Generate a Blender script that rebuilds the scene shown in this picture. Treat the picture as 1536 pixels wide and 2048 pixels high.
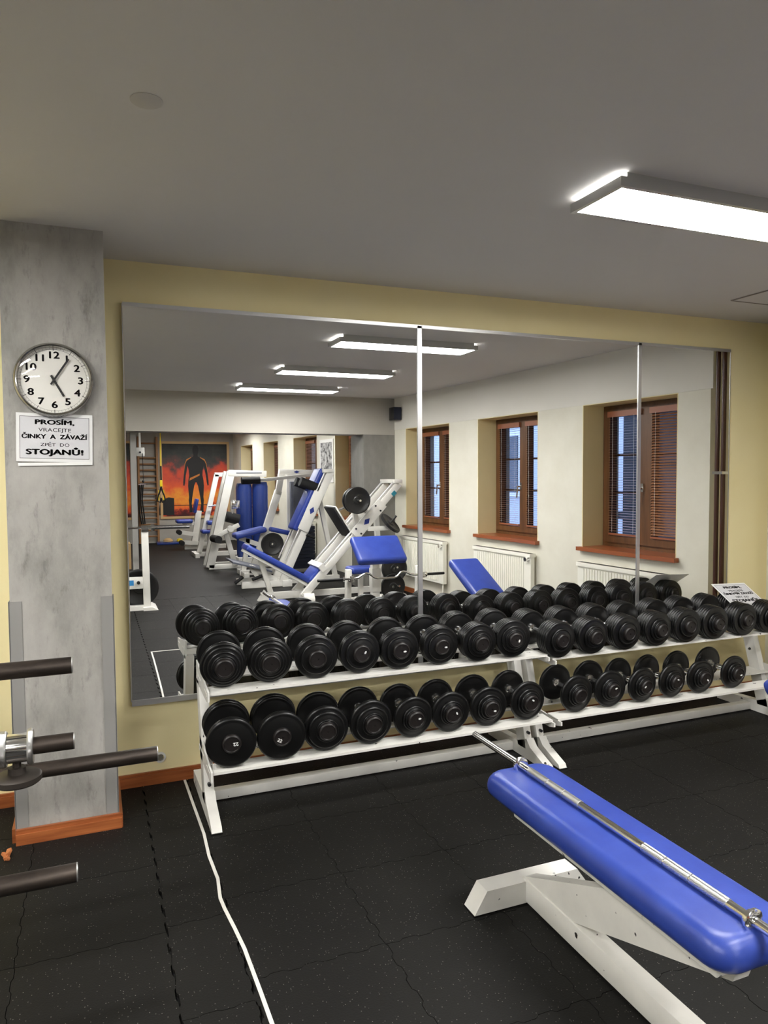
import bpy, bmesh, math, random
from mathutils import Vector, Matrix
random.seed(7)
scene = bpy.context.scene
for o in list(bpy.data.objects):
    bpy.data.objects.remove(o, do_unlink=True)
C = scene.collection

# ------------------------------------------------------------------ camera
def look(yaw, pitch, roll):
    y, p, r = (math.radians(a) for a in (yaw, pitch, roll))
    fwd = Vector((math.sin(y) * math.cos(p), math.cos(y) * math.cos(p), -math.sin(p)))
    right = Vector((math.cos(y), -math.sin(y), 0))
    up = right.cross(fwd)
    r2 = math.cos(r) * right + math.sin(r) * up
    u2 = -math.sin(r) * right + math.cos(r) * up
    return Matrix((r2, u2, -fwd)).transposed().to_4x4()
cam_data = bpy.data.cameras.new('camera')
cam = bpy.data.objects.new('camera', cam_data)
C.objects.link(cam)
cam_data.sensor_fit = 'VERTICAL'
cam_data.sensor_height = 36.0
cam_data.sensor_width = 27.0
cam_data.lens = 1448.14 / 2048 * 36.0
cam_data.clip_start = 0.05
cam_data.clip_end = 200
cam.matrix_world = Matrix.Translation((0, 0, 1.5)) @ look(21.91, 2.859, -0.399)
scene.camera = cam

# ------------------------------------------------------------------ world, exposure
world = bpy.data.worlds.new('overcast_dusk_sky')
scene.world = world
world.use_nodes = True
bg = world.node_tree.nodes['Background']
bg.inputs[0].default_value = (0.50, 0.65, 1.0, 1)
bg.inputs[1].default_value = 1.4
scene.view_settings.view_transform = 'Standard'
scene.view_settings.look = 'None'
scene.view_settings.gamma = 1.0
scene.view_settings.use_curve_mapping = False
scene.view_settings.exposure = 1.42
scene.cycles.use_denoising = True
scene.cycles.max_bounces = 10
scene.cycles.diffuse_bounces = 5
scene.cycles.sample_clamp_indirect = 6.0
LAMP = 22.0

# ------------------------------------------------------------------ materials
MATS = {}
def srgb(r, g, b):
    f = lambda c: (c / 12.92) if c <= 0.04045 else ((c + 0.055) / 1.055) ** 2.4
    return (f(r / 255), f(g / 255), f(b / 255), 1)
def mat(name, col, rough=0.5, metal=0.0, spec=0.5, emit=None, emit_s=0, coat=0.0):
    m = bpy.data.materials.new(name)
    m.use_nodes = True
    p = m.node_tree.nodes['Principled BSDF']
    p.inputs['Base Color'].default_value = col
    p.inputs['Roughness'].default_value = rough
    p.inputs['Metallic'].default_value = metal
    p.inputs['Specular IOR Level'].default_value = spec
    p.inputs['Coat Weight'].default_value = coat
    if emit:
        p.inputs['Emission Color'].default_value = emit
        p.inputs['Emission Strength'].default_value = emit_s
    MATS[name] = m
    return m
def nodes(m):
    nt = m.node_tree
    return nt, nt.nodes['Principled BSDF']
def pos_node(nt, kind='pos'):
    if kind == 'pos':
        g = nt.nodes.new('ShaderNodeNewGeometry')
        return g.outputs['Position']
    t = nt.nodes.new('ShaderNodeTexCoord')
    return t.outputs['Object']
def noise(nt, vec, scale, detail=4, rough=0.55, stretch=None):
    if stretch:
        mp = nt.nodes.new('ShaderNodeMapping')
        mp.inputs['Scale'].default_value = stretch
        nt.links.new(vec, mp.inputs['Vector'])
        vec = mp.outputs['Vector']
    n = nt.nodes.new('ShaderNodeTexNoise')
    n.inputs['Scale'].default_value = scale
    n.inputs['Detail'].default_value = detail
    n.inputs['Roughness'].default_value = rough
    nt.links.new(vec, n.inputs['Vector'])
    return n.outputs['Fac']
def ramp(nt, fac, stops, interp='LINEAR'):
    r = nt.nodes.new('ShaderNodeValToRGB')
    cr = r.color_ramp
    cr.interpolation = interp
    while len(cr.elements) < len(stops):
        cr.elements.new(0.5)
    for e, (p, c) in zip(cr.elements, stops):
        e.position = p
        e.color = c if len(c) == 4 else (*c, 1)
    nt.links.new(fac, r.inputs['Fac'])
    return r.outputs['Color']
def mixc(nt, fac, a, b, mode='MIX'):
    n = nt.nodes.new('ShaderNodeMix')
    n.data_type = 'RGBA'
    n.blend_type = mode
    if isinstance(fac, (int, float)):
        n.inputs['Factor'].default_value = fac
    else:
        nt.links.new(fac, n.inputs['Factor'])
    for k, v in (('A', a), ('B', b)):
        sock = [i for i in n.inputs if i.name == k and i.type == 'RGBA'][0]
        if isinstance(v, (tuple, list)):
            sock.default_value = v if len(v) == 4 else (*v, 1)
        else:
            nt.links.new(v, sock)
    return [o for o in n.outputs if o.type == 'RGBA'][0]
def bump(nt, p, height, strength=0.2, dist=0.01):
    b = nt.nodes.new('ShaderNodeBump')
    b.inputs['Strength'].default_value = strength
    b.inputs['Distance'].default_value = dist
    nt.links.new(height, b.inputs['Height'])
    nt.links.new(b.outputs['Normal'], p.inputs['Normal'])

def mottled(name, c0, c1, scale, rough, bump_s=0.1, stretch=None, detail=5, lo=0.3, hi=0.7):
    m = mat(name, c0, rough)
    nt, p = nodes(m)
    f = noise(nt, pos_node(nt), scale, detail, 0.6, stretch)
    nt.links.new(ramp(nt, f, [(lo, c0), (hi, c1)]), p.inputs['Base Color'])
    if bump_s:
        bump(nt, p, f, bump_s, 0.004)
    return m

mottled('yellow_paint', srgb(246, 231, 176), srgb(249, 236, 186), 2.2, 0.75, 0.05)
mottled('cream_paint', srgb(216, 212, 196), srgb(226, 223, 209), 2.5, 0.8, 0.12)
mottled('upper_paint', srgb(222, 219, 210), srgb(226, 223, 214), 2.0, 0.8, 0.0)
mottled('ceiling_paint', srgb(216, 213, 209), srgb(219, 216, 212), 1.2, 0.85, 0.0)
mottled('reveal_paint', srgb(232, 218, 168), srgb(238, 224, 176), 3.0, 0.75, 0.05)
mottled('beam_paint', srgb(172, 168, 159), srgb(176, 172, 163), 2.0, 0.8, 0.0)
mottled('far_grey', srgb(160, 156, 148), srgb(178, 174, 166), 2.0, 0.8, 0.05)
# trowelled grey plaster
m = mat('plaster', srgb(160, 157, 150), 0.7)
nt, p = nodes(m)
v = pos_node(nt)
f1 = noise(nt, v, 5.0, 8, 0.68, (1.0, 1.0, 0.45))
f2 = noise(nt, v, 22.0, 6, 0.7, (1.0, 1.0, 0.30))
c1 = ramp(nt, f1, [(0.30, srgb(130, 128, 123)), (0.5, srgb(160, 157, 151)), (0.72, srgb(176, 173, 167))])
c2 = ramp(nt, f2, [(0.30, (0.55, 0.55, 0.55)), (0.44, (1, 1, 1))])
nt.links.new(mixc(nt, 0.75, c1, c2, 'MULTIPLY'), p.inputs['Base Color'])
bump(nt, p, f2, 0.25, 0.004)
mottled('plaster_dark', srgb(112, 110, 105), srgb(140, 138, 132), 4.0, 0.75, 0.15, (1, 1, 0.5))
mat('grey_strip', srgb(140, 138, 135), 0.5)
# terracotta laminate trim
m = mat('laminate', srgb(150, 84, 44), 0.35)
nt, p = nodes(m)
f = noise(nt, pos_node(nt), 6, 5, 0.6, (0.6, 0.6, 9))
nt.links.new(ramp(nt, f, [(0.3, srgb(134, 70, 36)), (0.7, srgb(176, 104, 58))]), p.inputs['Base Color'])
# window timber
m = mat('window_wood', srgb(92, 52, 28), 0.4)
nt, p = nodes(m)
f = noise(nt, pos_node(nt), 14, 5, 0.6, (1, 1, 0.15))
nt.links.new(ramp(nt, f, [(0.3, srgb(82, 52, 28)), (0.7, srgb(114, 76, 44))]), p.inputs['Base Color'])
mat('sill_wood', srgb(150, 84, 50), 0.28)
mat('blind_slat', srgb(150, 104, 74), 0.35)
mat('blind_rail', srgb(146, 88, 60), 0.4)
# rubber floor
m = mat('rubber_floor', srgb(44, 42, 40), 0.62, spec=0.2)
nt, p = nodes(m)
v = pos_node(nt)
fa = noise(nt, v, 1.3, 3, 0.5)
base = ramp(nt, fa, [(0.3, srgb(18, 17, 16)), (0.7, srgb(26, 25, 23))])
vo = nt.nodes.new('ShaderNodeTexVoronoi')
vo.inputs['Scale'].default_value = 125
nt.links.new(v, vo.inputs['Vector'])
rnd = nt.nodes.new('ShaderNodeSeparateColor')
nt.links.new(vo.outputs['Color'], rnd.inputs['Color'])
mth = nt.nodes.new('ShaderNodeMath'); mth.operation = 'LESS_THAN'
nt.links.new(vo.outputs['Distance'], mth.inputs[0]); mth.inputs[1].default_value = 0.19
mt2 = nt.nodes.new('ShaderNodeMath'); mt2.operation = 'GREATER_THAN'
nt.links.new(rnd.outputs['Red'], mt2.inputs[0]); mt2.inputs[1].default_value = 0.78
mt3 = nt.nodes.new('ShaderNodeMath'); mt3.operation = 'MULTIPLY'
nt.links.new(mth.outputs[0], mt3.inputs[0]); nt.links.new(mt2.outputs[0], mt3.inputs[1])
fb = noise(nt, v, 0.9, 2, 0.5)
mt4 = nt.nodes.new('ShaderNodeMath'); mt4.operation = 'MULTIPLY'
nt.links.new(mt3.outputs[0], mt4.inputs[0]); nt.links.new(fb, mt4.inputs[1])
nt.links.new(mixc(nt, mt4.outputs[0], base, srgb(150, 148, 142)), p.inputs['Base Color'])
fg = noise(nt, v, 160, 3, 0.6)
bump(nt, p, fg, 0.35, 0.002)
mat('rubber_gap', srgb(10, 10, 10), 0.9)
mat('tape', srgb(215, 212, 205), 0.6)
# painted steel with chips
def chipped(name, col, thr=0.735, scale=26):
    m = mat(name, col, 0.38)
    nt, p = nodes(m)
    v = pos_node(nt)
    f = noise(nt, v, scale, 3, 0.5)
    f2 = noise(nt, v, 7, 4, 0.6)
    c = ramp(nt, f2, [(0.3, tuple(x * 0.90 for x in col[:3])), (0.65, col[:3])])
    k = ramp(nt, f, [(thr, (0, 0, 0)), (thr + 0.015, (1, 1, 1))])
    nt.links.new(mixc(nt, k, c, (0.02, 0.018, 0.016, 1)), p.inputs['Base Color'])
chipped('white_steel', srgb(226, 224, 218))
chipped('white_steel_far', srgb(234, 232, 226), 0.80)
chipped('worn_steel', srgb(226, 224, 217), 0.70, 24)
m = mat('blue_vinyl', srgb(62, 84, 168), 0.36, spec=0.5)
nt, p = nodes(m)
v = pos_node(nt)
f = noise(nt, v, 9, 4, 0.6)
nt.links.new(ramp(nt, f, [(0.3, srgb(40, 60, 144)), (0.7, srgb(50, 72, 158))]), p.inputs['Base Color'])
bump(nt, p, noise(nt, v, 420, 2, 0.5), 0.12, 0.001)
mat('blue_shroud', srgb(38, 58, 124), 0.25)
m = mat('black_rubber', srgb(11, 11, 11), 0.33, spec=0.42)
nt, p = nodes(m)
bump(nt, p, noise(nt, pos_node(nt), 60, 3, 0.5), 0.04, 0.002)
mat('cap_rubber', srgb(22, 17, 16), 0.45)
mat('black_foam', srgb(18, 18, 19), 0.75)
mat('black_plastic', srgb(20, 21, 24), 0.4)
mat('navy_stack', srgb(26, 32, 52), 0.4)
mat('grey_stack', srgb(88, 92, 104), 0.45)
mat('clock_rim', (0.42, 0.41, 0.39, 1), 0.22, 1.0)
mat('chrome', (0.86, 0.86, 0.85, 1), 0.12, 1.0)
m = mat('knurled_chrome', (0.74, 0.74, 0.73, 1), 0.28, 1.0)
nt, p = nodes(m)
wv = nt.nodes.new('ShaderNodeTexWave'); wv.inputs['Scale'].default_value = 160
wv.bands_direction = 'DIAGONAL'
nt.links.new(pos_node(nt), wv.inputs['Vector'])
bump(nt, p, wv.outputs['Fac'], 0.5, 0.001)
mat('aluminium', (0.70, 0.70, 0.70, 1), 0.30, 0.9)
mat('lamp_housing', srgb(196, 197, 196), 0.30, 0.55)
m = mat('dark_steel', srgb(74, 66, 60), 0.42, 0.75)
nt, p = nodes(m)
f = noise(nt, pos_node(nt), 18, 6, 0.65, (0.25, 1, 1))
nt.links.new(ramp(nt, f, [(0.3, srgb(50, 44, 40)), (0.7, srgb(84, 75, 68))]), p.inputs['Base Color'])
mat('knob_iron', srgb(58, 52, 47), 0.5, 0.4)
mat('plate_iron', srgb(22, 22, 23), 0.42)
mat('mirror_glass', (0.90, 0.905, 0.90, 1), 0.0, 1.0)
mat('lamp_glow', (1, 1, 1, 1), 0.5, emit=(1.0, 0.985, 0.955, 1), emit_s=LAMP)
mat('lamp_leak', (1, 1, 1, 1), 0.5, emit=(1.0, 0.98, 0.95, 1), emit_s=LAMP * 0.10)
mat('paper', srgb(226, 226, 224), 0.6)
mat('paper_grey', srgb(206, 206, 208), 0.6)
mat('ink', srgb(14, 14, 15), 0.6)
mat('clock_face', srgb(226, 224, 216), 0.6)
mat('radiator_enamel', srgb(238, 236, 224), 0.35)
mat('pipe_brown', srgb(70, 40, 30), 0.3)
mat('white_plastic', srgb(232, 232, 228), 0.4)
mat('ladder_wood', srgb(150, 108, 66), 0.5)
mat('light_wood', srgb(206, 172, 122), 0.5)
mat('wood_chip', srgb(190, 118, 70), 0.6)
mat('yellow_strap', srgb(236, 206, 30), 0.6)
mat('teal_tag', srgb(40, 130, 150), 0.5)
mat('blue_tag', srgb(48, 130, 190), 0.5)
mat('brown_step', srgb(112, 70, 46), 0.5)
mat('logo_blue', srgb(34, 52, 128), 0.5)
mat('facade_pale', srgb(206, 208, 214), 0.8)
mat('facade_dark', srgb(52, 52, 56), 0.8)
mat('facade_frame', srgb(236, 236, 238), 0.6)
mat('facade_glass', srgb(50, 60, 72), 0.12)
mat('ground_outside', srgb(104, 104, 104), 0.9)
mat('cover_paint', srgb(200, 196, 190), 0.7)
mat('hatch_line', srgb(150, 142, 134), 0.7)
# clear glass: transparent with a fresnel gloss
def glassy(name, tint=(1, 1, 1, 1)):
    m = bpy.data.materials.new(name); m.use_nodes = True
    nt = m.node_tree; nt.nodes.clear()
    out = nt.nodes.new('ShaderNodeOutputMaterial')
    tr = nt.nodes.new('ShaderNodeBsdfTransparent'); tr.inputs[0].default_value = tint
    gl = nt.nodes.new('ShaderNodeBsdfGlossy'); gl.inputs['Roughness'].default_value = 0.02
    fr = nt.nodes.new('ShaderNodeFresnel'); fr.inputs['IOR'].default_value = 1.5
    mx = nt.nodes.new('ShaderNodeMixShader')
    ge = nt.nodes.new('ShaderNodeNewGeometry')          # only the entry face mirrors: no false total reflection inside the pane
    inv = nt.nodes.new('ShaderNodeMath'); inv.operation = 'SUBTRACT'; inv.inputs[0].default_value = 1.0
    mu_ = nt.nodes.new('ShaderNodeMath'); mu_.operation = 'MULTIPLY'
    nt.links.new(ge.outputs['Backfacing'], inv.inputs[1])
    nt.links.new(fr.outputs[0], mu_.inputs[0]); nt.links.new(inv.outputs[0], mu_.inputs[1])
    nt.links.new(mu_.outputs[0], mx.inputs[0]); nt.links.new(tr.outputs[0], mx.inputs[1]); nt.links.new(gl.outputs[0], mx.inputs[2])
    nt.links.new(mx.outputs[0], out.inputs[0])
    MATS[name] = m
glassy('clear_glass')
glassy('window_glass', (0.86, 0.90, 0.95, 1))
# mural print: smoke above, fire below
def mural_mat(name, z0, z1):
    m = mat(name, (0.5, 0.2, 0.05, 1), 0.6)
    nt, p = nodes(m)
    v = pos_node(nt)
    sep = nt.nodes.new('ShaderNodeSeparateXYZ'); nt.links.new(v, sep.inputs[0])
    mr = nt.nodes.new('ShaderNodeMapRange')
    mr.inputs['From Min'].default_value = z0; mr.inputs['From Max'].default_value = z1
    nt.links.new(sep.outputs['Z'], mr.inputs['Value'])
    f = noise(nt, v, 2.6, 6, 0.62)
    ma = nt.nodes.new('ShaderNodeMath'); ma.operation = 'MULTIPLY_ADD'
    nt.links.new(f, ma.inputs[0]); ma.inputs[1].default_value = 0.75; ma.inputs[2].default_value = -0.375
    ad = nt.nodes.new('ShaderNodeMath'); ad.operation = 'ADD'
    nt.links.new(mr.outputs[0], ad.inputs[0]); nt.links.new(ma.outputs[0], ad.inputs[1])
    c = ramp(nt, ad.outputs[0], [(0.0, srgb(70, 16, 16)), (0.07, srgb(120, 26, 22)), (0.12, srgb(240, 96, 38)), (0.26, srgb(250, 160, 48)),
                                 (0.42, srgb(240, 96, 44)), (0.60, srgb(214, 76, 54)), (0.70, srgb(96, 66, 62)), (0.80, srgb(58, 62, 60)), (1.0, srgb(40, 42, 42))])
    nt.links.new(c, p.inputs['Base Color'])
mural_mat('mural_print', 0.55, 2.35)
mat('mural_black', srgb(22, 20, 22), 0.6)
mat('mural_rim', srgb(206, 126, 50), 0.6)
m = mat('photo_print', srgb(90, 90, 90), 0.5)
nt, p = nodes(m)
f = noise(nt, pos_node(nt), 14, 6, 0.7)
nt.links.new(ramp(nt, f, [(0.4, srgb(30, 30, 30)), (0.6, srgb(200, 200, 198))]), p.inputs['Base Color'])

# ------------------------------------------------------------------ mesh helpers
ORG = {}
class B:
    """collects shapes into one bmesh"""
    def __init__(self):
        self.bm = bmesh.new()
    def verts(self, pts, faces):
        vs = [self.bm.verts.new(p) for p in pts]
        out = []
        for f in faces:
            try:
                out.append(self.bm.faces.new([vs[i] for i in f]))
            except ValueError:
                pass
        return vs, out
    def box(self, x0, x1, y0, y1, z0, z1, bev=0, seg=2):
        return self.hexa([(x0, y0, z0), (x1, y0, z0), (x1, y1, z0), (x0, y1, z0), (x0, y0, z1), (x1, y0, z1), (x1, y1, z1), (x0, y1, z1)], bev, seg)
    def hexa(self, p, bev=0, seg=2):
        vs, fs = self.verts(p, [(0, 3, 2, 1), (4, 5, 6, 7), (0, 1, 5, 4), (1, 2, 6, 5), (2, 3, 7, 6), (3, 0, 4, 7)])
        if bev:
            es = list({e for f in fs for e in f.edges})
            bmesh.ops.bevel(self.bm, geom=es, offset=bev, segments=seg, affect='EDGES', profile=0.5, clamp_overlap=True)
        return self
    def rpad(self, x0, x1, y0, y1, z0, z1, rc, re):
        """cushion: rounded corners in plan (rc), rolled edges (re)"""
        pts = []
        for cx, cy, a0 in ((x1 - rc, y1 - rc, 0), (x0 + rc, y1 - rc, 90), (x0 + rc, y0 + rc, 180), (x1 - rc, y0 + rc, 270)):
            for k in range(7):
                a = math.radians(a0 + 15 * k)
                pts.append((cx + rc * math.cos(a), cy + rc * math.sin(a)))
        rings = []
        mx, my = (x0 + x1) / 2, (y0 + y1) / 2
        hz = (z1 - z0) / 2
        prof = [(re * (1 - math.sin(math.radians(a))), z0 + re * 0.9 * (1 - math.cos(math.radians(a)))) for a in range(0, 91, 15)]
        prof += [(re * (1 - math.cos(math.radians(a))), z1 - re * 1.1 * (1 - math.sin(math.radians(a)))) for a in range(0, 91, 15)]
        for ins, z in prof:
            kx, ky = ((x1 - x0) / 2 - ins) / ((x1 - x0) / 2), ((y1 - y0) / 2 - ins) / ((y1 - y0) / 2)
            rings.append([self.bm.verts.new((mx + (x - mx) * kx, my + (y - my) * ky, z)) for x, y in pts])
        n = len(pts)
        for a, b in zip(rings, rings[1:]):
            for i in range(n):
                j = (i + 1) % n
                self.bm.faces.new((a[i], a[j], b[j], b[i]))
        self.bm.faces.new(rings[0][::-1]); self.bm.faces.new(rings[-1])
        return self
    def beam(self, a, b, w, h, side=(0, 1, 0), bev=0, seg=2, off=(0, 0)):
        """box from a to b; w across 'side', h across the third axis"""
        a, b = Vector(a), Vector(b)
        d = (b - a).normalized()
        s = Vector(side)
        s = (s - d * s.dot(d)).normalized()
        n = s.cross(d).normalized()
        if n.z < 0:
            n = -n
        o = s * off[0] + n * off[1]
        c = []
        for q in (a, b):
            c.append([q + o + s * (w / 2 * i) + n * (h / 2 * j) for i, j in ((-1, -1), (1, -1), (1, 1), (-1, 1))])
        self.hexa(c[0] + c[1], bev, seg)
        return self
    def cyl(self, a, b, r, n=20, r2=None, cap=True, bev=0):
        a, b = Vector(a), Vector(b)
        r2 = r if r2 is None else r2
        d = (b - a).normalized()
        u = d.orthogonal().normalized()
        w = d.cross(u)
        ra, rb = [], []
        for i in range(n):
            t = 2 * math.pi * i / n
            k = u * math.cos(t) + w * math.sin(t)
            ra.append(self.bm.verts.new(a + k * r)); rb.append(self.bm.verts.new(b + k * r2))
        for i in range(n):
            j = (i + 1) % n
            self.bm.faces.new((ra[i], ra[j], rb[j], rb[i]))
        if cap:
            self.bm.faces.new(ra[::-1]); self.bm.faces.new(rb)
        return self
    def lathe(self, prof, origin=(0, 0, 0), axis=(0, 1, 0), n=32):
        """prof: (radius, along-axis); closed at radius 0"""
        o, d = Vector(origin), Vector(axis).normalized()
        u = d.orthogonal().normalized(); w = d.cross(u)
        rings = []
        for r, t in prof:
            if r < 1e-6:
                rings.append([self.bm.verts.new(o + d * t)])
            else:
                rings.append([self.bm.verts.new(o + d * t + (u * math.cos(2 * math.pi * i / n) + w * math.sin(2 * math.pi * i / n)) * r) for i in range(n)])
        for a, b in zip(rings, rings[1:]):
            for i in range(n):
                j = (i + 1) % n
                if len(a) == 1 and len(b) == 1:
                    continue
                if len(a) == 1:
                    self.bm.faces.new((a[0], b[j], b[i]))
                elif len(b) == 1:
                    self.bm.faces.new((a[i], a[j], b[0]))
                else:
                    self.bm.faces.new((a[i], a[j], b[j], b[i]))
        return self
    def prism(self, pts, axis, t0, t1):
        """polygon in the two other axes, extruded along axis 'x','y' or 'z'"""
        def mk(p, t):
            return {'x': (t, p[0], p[1]), 'y': (p[0], t, p[1]), 'z': (p[0], p[1], t)}[axis]
        n = len(pts)
        a = [self.bm.verts.new(mk(p, t0)) for p in pts]
        b = [self.bm.verts.new(mk(p, t1)) for p in pts]
        self.bm.faces.new(a[::-1]); self.bm.faces.new(b)
        for i in range(n):
            j = (i + 1) % n
            self.bm.faces.new((a[i], a[j], b[j], b[i]))
        return self
    def tube(self, path, r, n=10):
        pts = [Vector(p) for p in path]
        rings = []
        d0 = (pts[1] - pts[0]).normalized()
        u = d0.orthogonal().normalized()
        for k, q in enumerate(pts):
            d = (pts[min(k + 1, len(pts) - 1)] - pts[max(k - 1, 0)]).normalized()
            u = (u - d * u.dot(d)).normalized()
            w = d.cross(u)
            rings.append([self.bm.verts.new(q + (u * math.cos(2 * math.pi * i / n) + w * math.sin(2 * math.pi * i / n)) * r) for i in range(n)])
        for a, b in zip(rings, rings[1:]):
            for i in range(n):
                j = (i + 1) % n
                self.bm.faces.new((a[i], a[j], b[j], b[i]))
        self.bm.faces.new(rings[0][::-1]); self.bm.faces.new(rings[-1])
        return self
    def mesh(self, name, smooth=True, angle=0.7):
        bmesh.ops.recalc_face_normals(self.bm, faces=self.bm.faces)
        me = bpy.data.meshes.new(name)
        self.bm.to_mesh(me)
        self.bm.free()
        if smooth:
            me.shade_smooth()
            me.set_sharp_from_angle(angle=angle)
        return me

def link(name, me, m, parent=None, loc=(0, 0, 0)):
    o = bpy.data.objects.new(name, me)
    C.objects.link(o)
    if m and me and not me.materials:
        me.materials.append(MATS[m])
    o.location = loc
    if parent:
        o.parent = parent
    return o
def root_of(o):
    while o.parent:
        o = o.parent
    return o
def part(name, b, m, parent, smooth=True, label=None, kind=None):
    """a mesh given in world coordinates, made a child of parent"""
    org = Vector(ORG.get(parent, root_of(parent).location))
    me = b.mesh(name, smooth)
    me.transform(Matrix.Translation(-org))
    o = link(name, me, m, parent)
    ORG[o] = org
    if label: o['label'] = label
    if kind: o['kind'] = kind
    return o
def solid(name, b, m, origin=(0, 0, 0), smooth=True):
    me = b.mesh(name, smooth)
    me.transform(Matrix.Translation(-Vector(origin)))
    o = link(name, me, m, None, origin)
    ORG[o] = Vector(origin)
    return o
def tag(o, label, cat, group=None):
    o['label'] = label; o['category'] = cat
    if group: o['group'] = group
    return o
def thing(name, loc, label, cat, group=None):
    o = bpy.data.objects.new(name, None)
    o.empty_display_size = 0.1
    C.objects.link(o)
    o.location = loc
    ORG[o] = Vector(loc)
    return tag(o, label, cat, group)
def struct(o):
    o['kind'] = 'structure'
    return o
def text_mesh(s, size, bold=0.0, sx=1.0, depth=0.0004):
    cu = bpy.data.curves.new('lettering', 'FONT')
    cu.body = s; cu.size = size; cu.align_x = 'CENTER'; cu.align_y = 'CENTER'
    cu.offset = bold; cu.extrude = depth
    cu.resolution_u = 3
    ob = bpy.data.objects.new('lettering', cu)
    C.objects.link(ob)
    dg = bpy.context.evaluated_depsgraph_get()
    dg.update()
    me = bpy.data.meshes.new_from_object(ob.evaluated_get(dg))
    bpy.data.objects.remove(ob, do_unlink=True)
    me.materials.clear()
    me.transform(Matrix.Diagonal((sx, 1, 1, 1)))
    return me
def text_part(s, size, M, parent, bold=0.0, sx=1.0, m='ink', name='lettering', width=None):
    me = text_mesh(s, size, 0.0, 1.0)
    if bold:                                    # heavy weight: the same letters struck three times side by side
        bm = bmesh.new()
        for k in (-1, 0, 1):
            c = me.copy(); c.transform(Matrix.Translation((k * bold, 0, 0)))
            bm.from_mesh(c)
            c = me.copy(); c.transform(Matrix.Translation((0, k * bold * 0.7, 0)))
            bm.from_mesh(c)
        bm.to_mesh(me); bm.free()
    if width:
        xs = [v.co.x for v in me.vertices]
        k = width / (max(xs) - min(xs))
        c = (max(xs) + min(xs)) / 2
        me.transform(Matrix.Diagonal((k, 1, 1, 1)) @ Matrix.Translation((-c, 0, 0)))
    else:
        me.transform(Matrix.Diagonal((sx, 1, 1, 1)))
    me.transform(Matrix.Translation(-Vector(ORG[parent])) @ M)
    o = link(name, me, m, parent)
    ORG[o] = ORG[parent]
    return o
YM = 3.633                 # front face of the mirror
YW = 3.66                  # wall behind it
H = 2.519                  # ceiling
def R(yv):                 # distance behind the mirror plane -> place in the room
    return 2 * YM - yv

# ------------------------------------------------------------------ structure: floor
YF = R(17.3)               # far end wall
floor = struct(solid('floor', B().box(-3.6, 4.9, YF - 0.3, YW + 0.2, -0.16, -0.012), 'rubber_gap', (0, 0, -0.012)))
def tile_mesh(w, h, teeth_x, teeth_y, a=0.005):
    def edge(n, L):
        pts = []
        for k in range(n):
            s = L * k / n; d = L / n
            sgn = 1 if k % 2 else -1
            pts += [(s + d * 0.10, 0.0) if k == 0 else (s + d * 0.12, a * sgn), (s + d * 0.88, a * sgn)]
        return pts
    g = 0.0012
    ex, ey = edge(teeth_x, w), edge(teeth_y, h)
    out = [(0, 0)] + [(s, o) for s, o in ex] + [(w, 0)] + [(w + o, s) for s, o in ey] + [(w, h)]
    out += [(s, h + o) for s, o in reversed(ex)] + [(0, h)] + [(o, s) for s, o in reversed(ey)]
    cx, cy = w / 2, h / 2
    kx, ky = 1 - 2 * g / w, 1 - 2 * g / h
    b = B()
    b.prism([(cx + (x - cx) * kx, cy + (y - cy) * ky) for x, y in out], 'z', 0.0, 0.012)
    return b.mesh('floor_tile', False)
TW, TH = 0.4355, 0.45
big = tile_mesh(TW, TH, 8, 8)
left_t = tile_mesh(0.45, TH, 8, 8, 0.003)
strip_t = tile_mesh(0.206, TH, 4, 8, 0.003)
for me in (big, left_t, strip_t):
    me.materials.append(MATS['rubber_floor'])
for j in range(-9, 4):
    for i in range(10):
        link('floor_tile', big, None, floor, (0.400 + i * TW, 2.09 + j * TH, 0))
    link('floor_tile', strip_t, None, floor, (0.192, 2.00 + j * TH, 0))
    for i in range(3):
        link('floor_tile', left_t, None, floor, (0.19 - 0.45 * (i + 1), 2.42 + (j - 1) * TH, 0))
part('floor_sheet', B().box(-3.6, 4.9, YF - 0.3, -1.97, -0.012, -0.0002), 'rubber_floor', floor)
part('floor_sheet', B().box(-3.6, -1.162, -1.97, YW + 0.2, -0.012, -0.0002), 'rubber_floor', floor)

# painted line on the floor (runs from the wall, then turns)
def ribbon(path, w, z0, z1):
    b = B()
    L, Rr = [], []
    for k, (x, y) in enumerate(path):
        a = Vector(path[max(k - 1, 0)]); c = Vector(path[min(k + 1, len(path) - 1)])
        d = (c - a).normalized(); n = Vector((-d.y, d.x)) * w / 2
        L.append((x + n.x, y + n.y)); Rr.append((x - n.x, y - n.y))
    for k in range(len(path) - 1):
        q = [L[k], Rr[k], Rr[k + 1], L[k + 1]]
        b.hexa([(x, y, z0) for x, y in q] + [(x, y, z1) for x, y in q])
    return b
pth = [(0.388, 3.64), (0.392, 3.40), (0.399, 3.05), (0.392, 2.86), (0.398, 2.68), (0.386, 2.55), (0.390, 2.48), (0.402, 2.36), (0.412, 2.24), (0.418, 2.02), (0.426, 1.6), (0.434, 1.1), (0.436, 0.80)]
tape = solid('floor_line', ribbon(pth, 0.012, 0.0, 0.0012), 'tape', (0.4, 2.2, 0))
tag(tape, 'white line on the black rubber floor running out from the wall', 'floor line')
part('cross_line', ribbon([(0.43, 0.795), (1.4, 0.80), (2.6, 0.80)], 0.016, 0.0, 0.0012), 'tape', tape)

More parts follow.
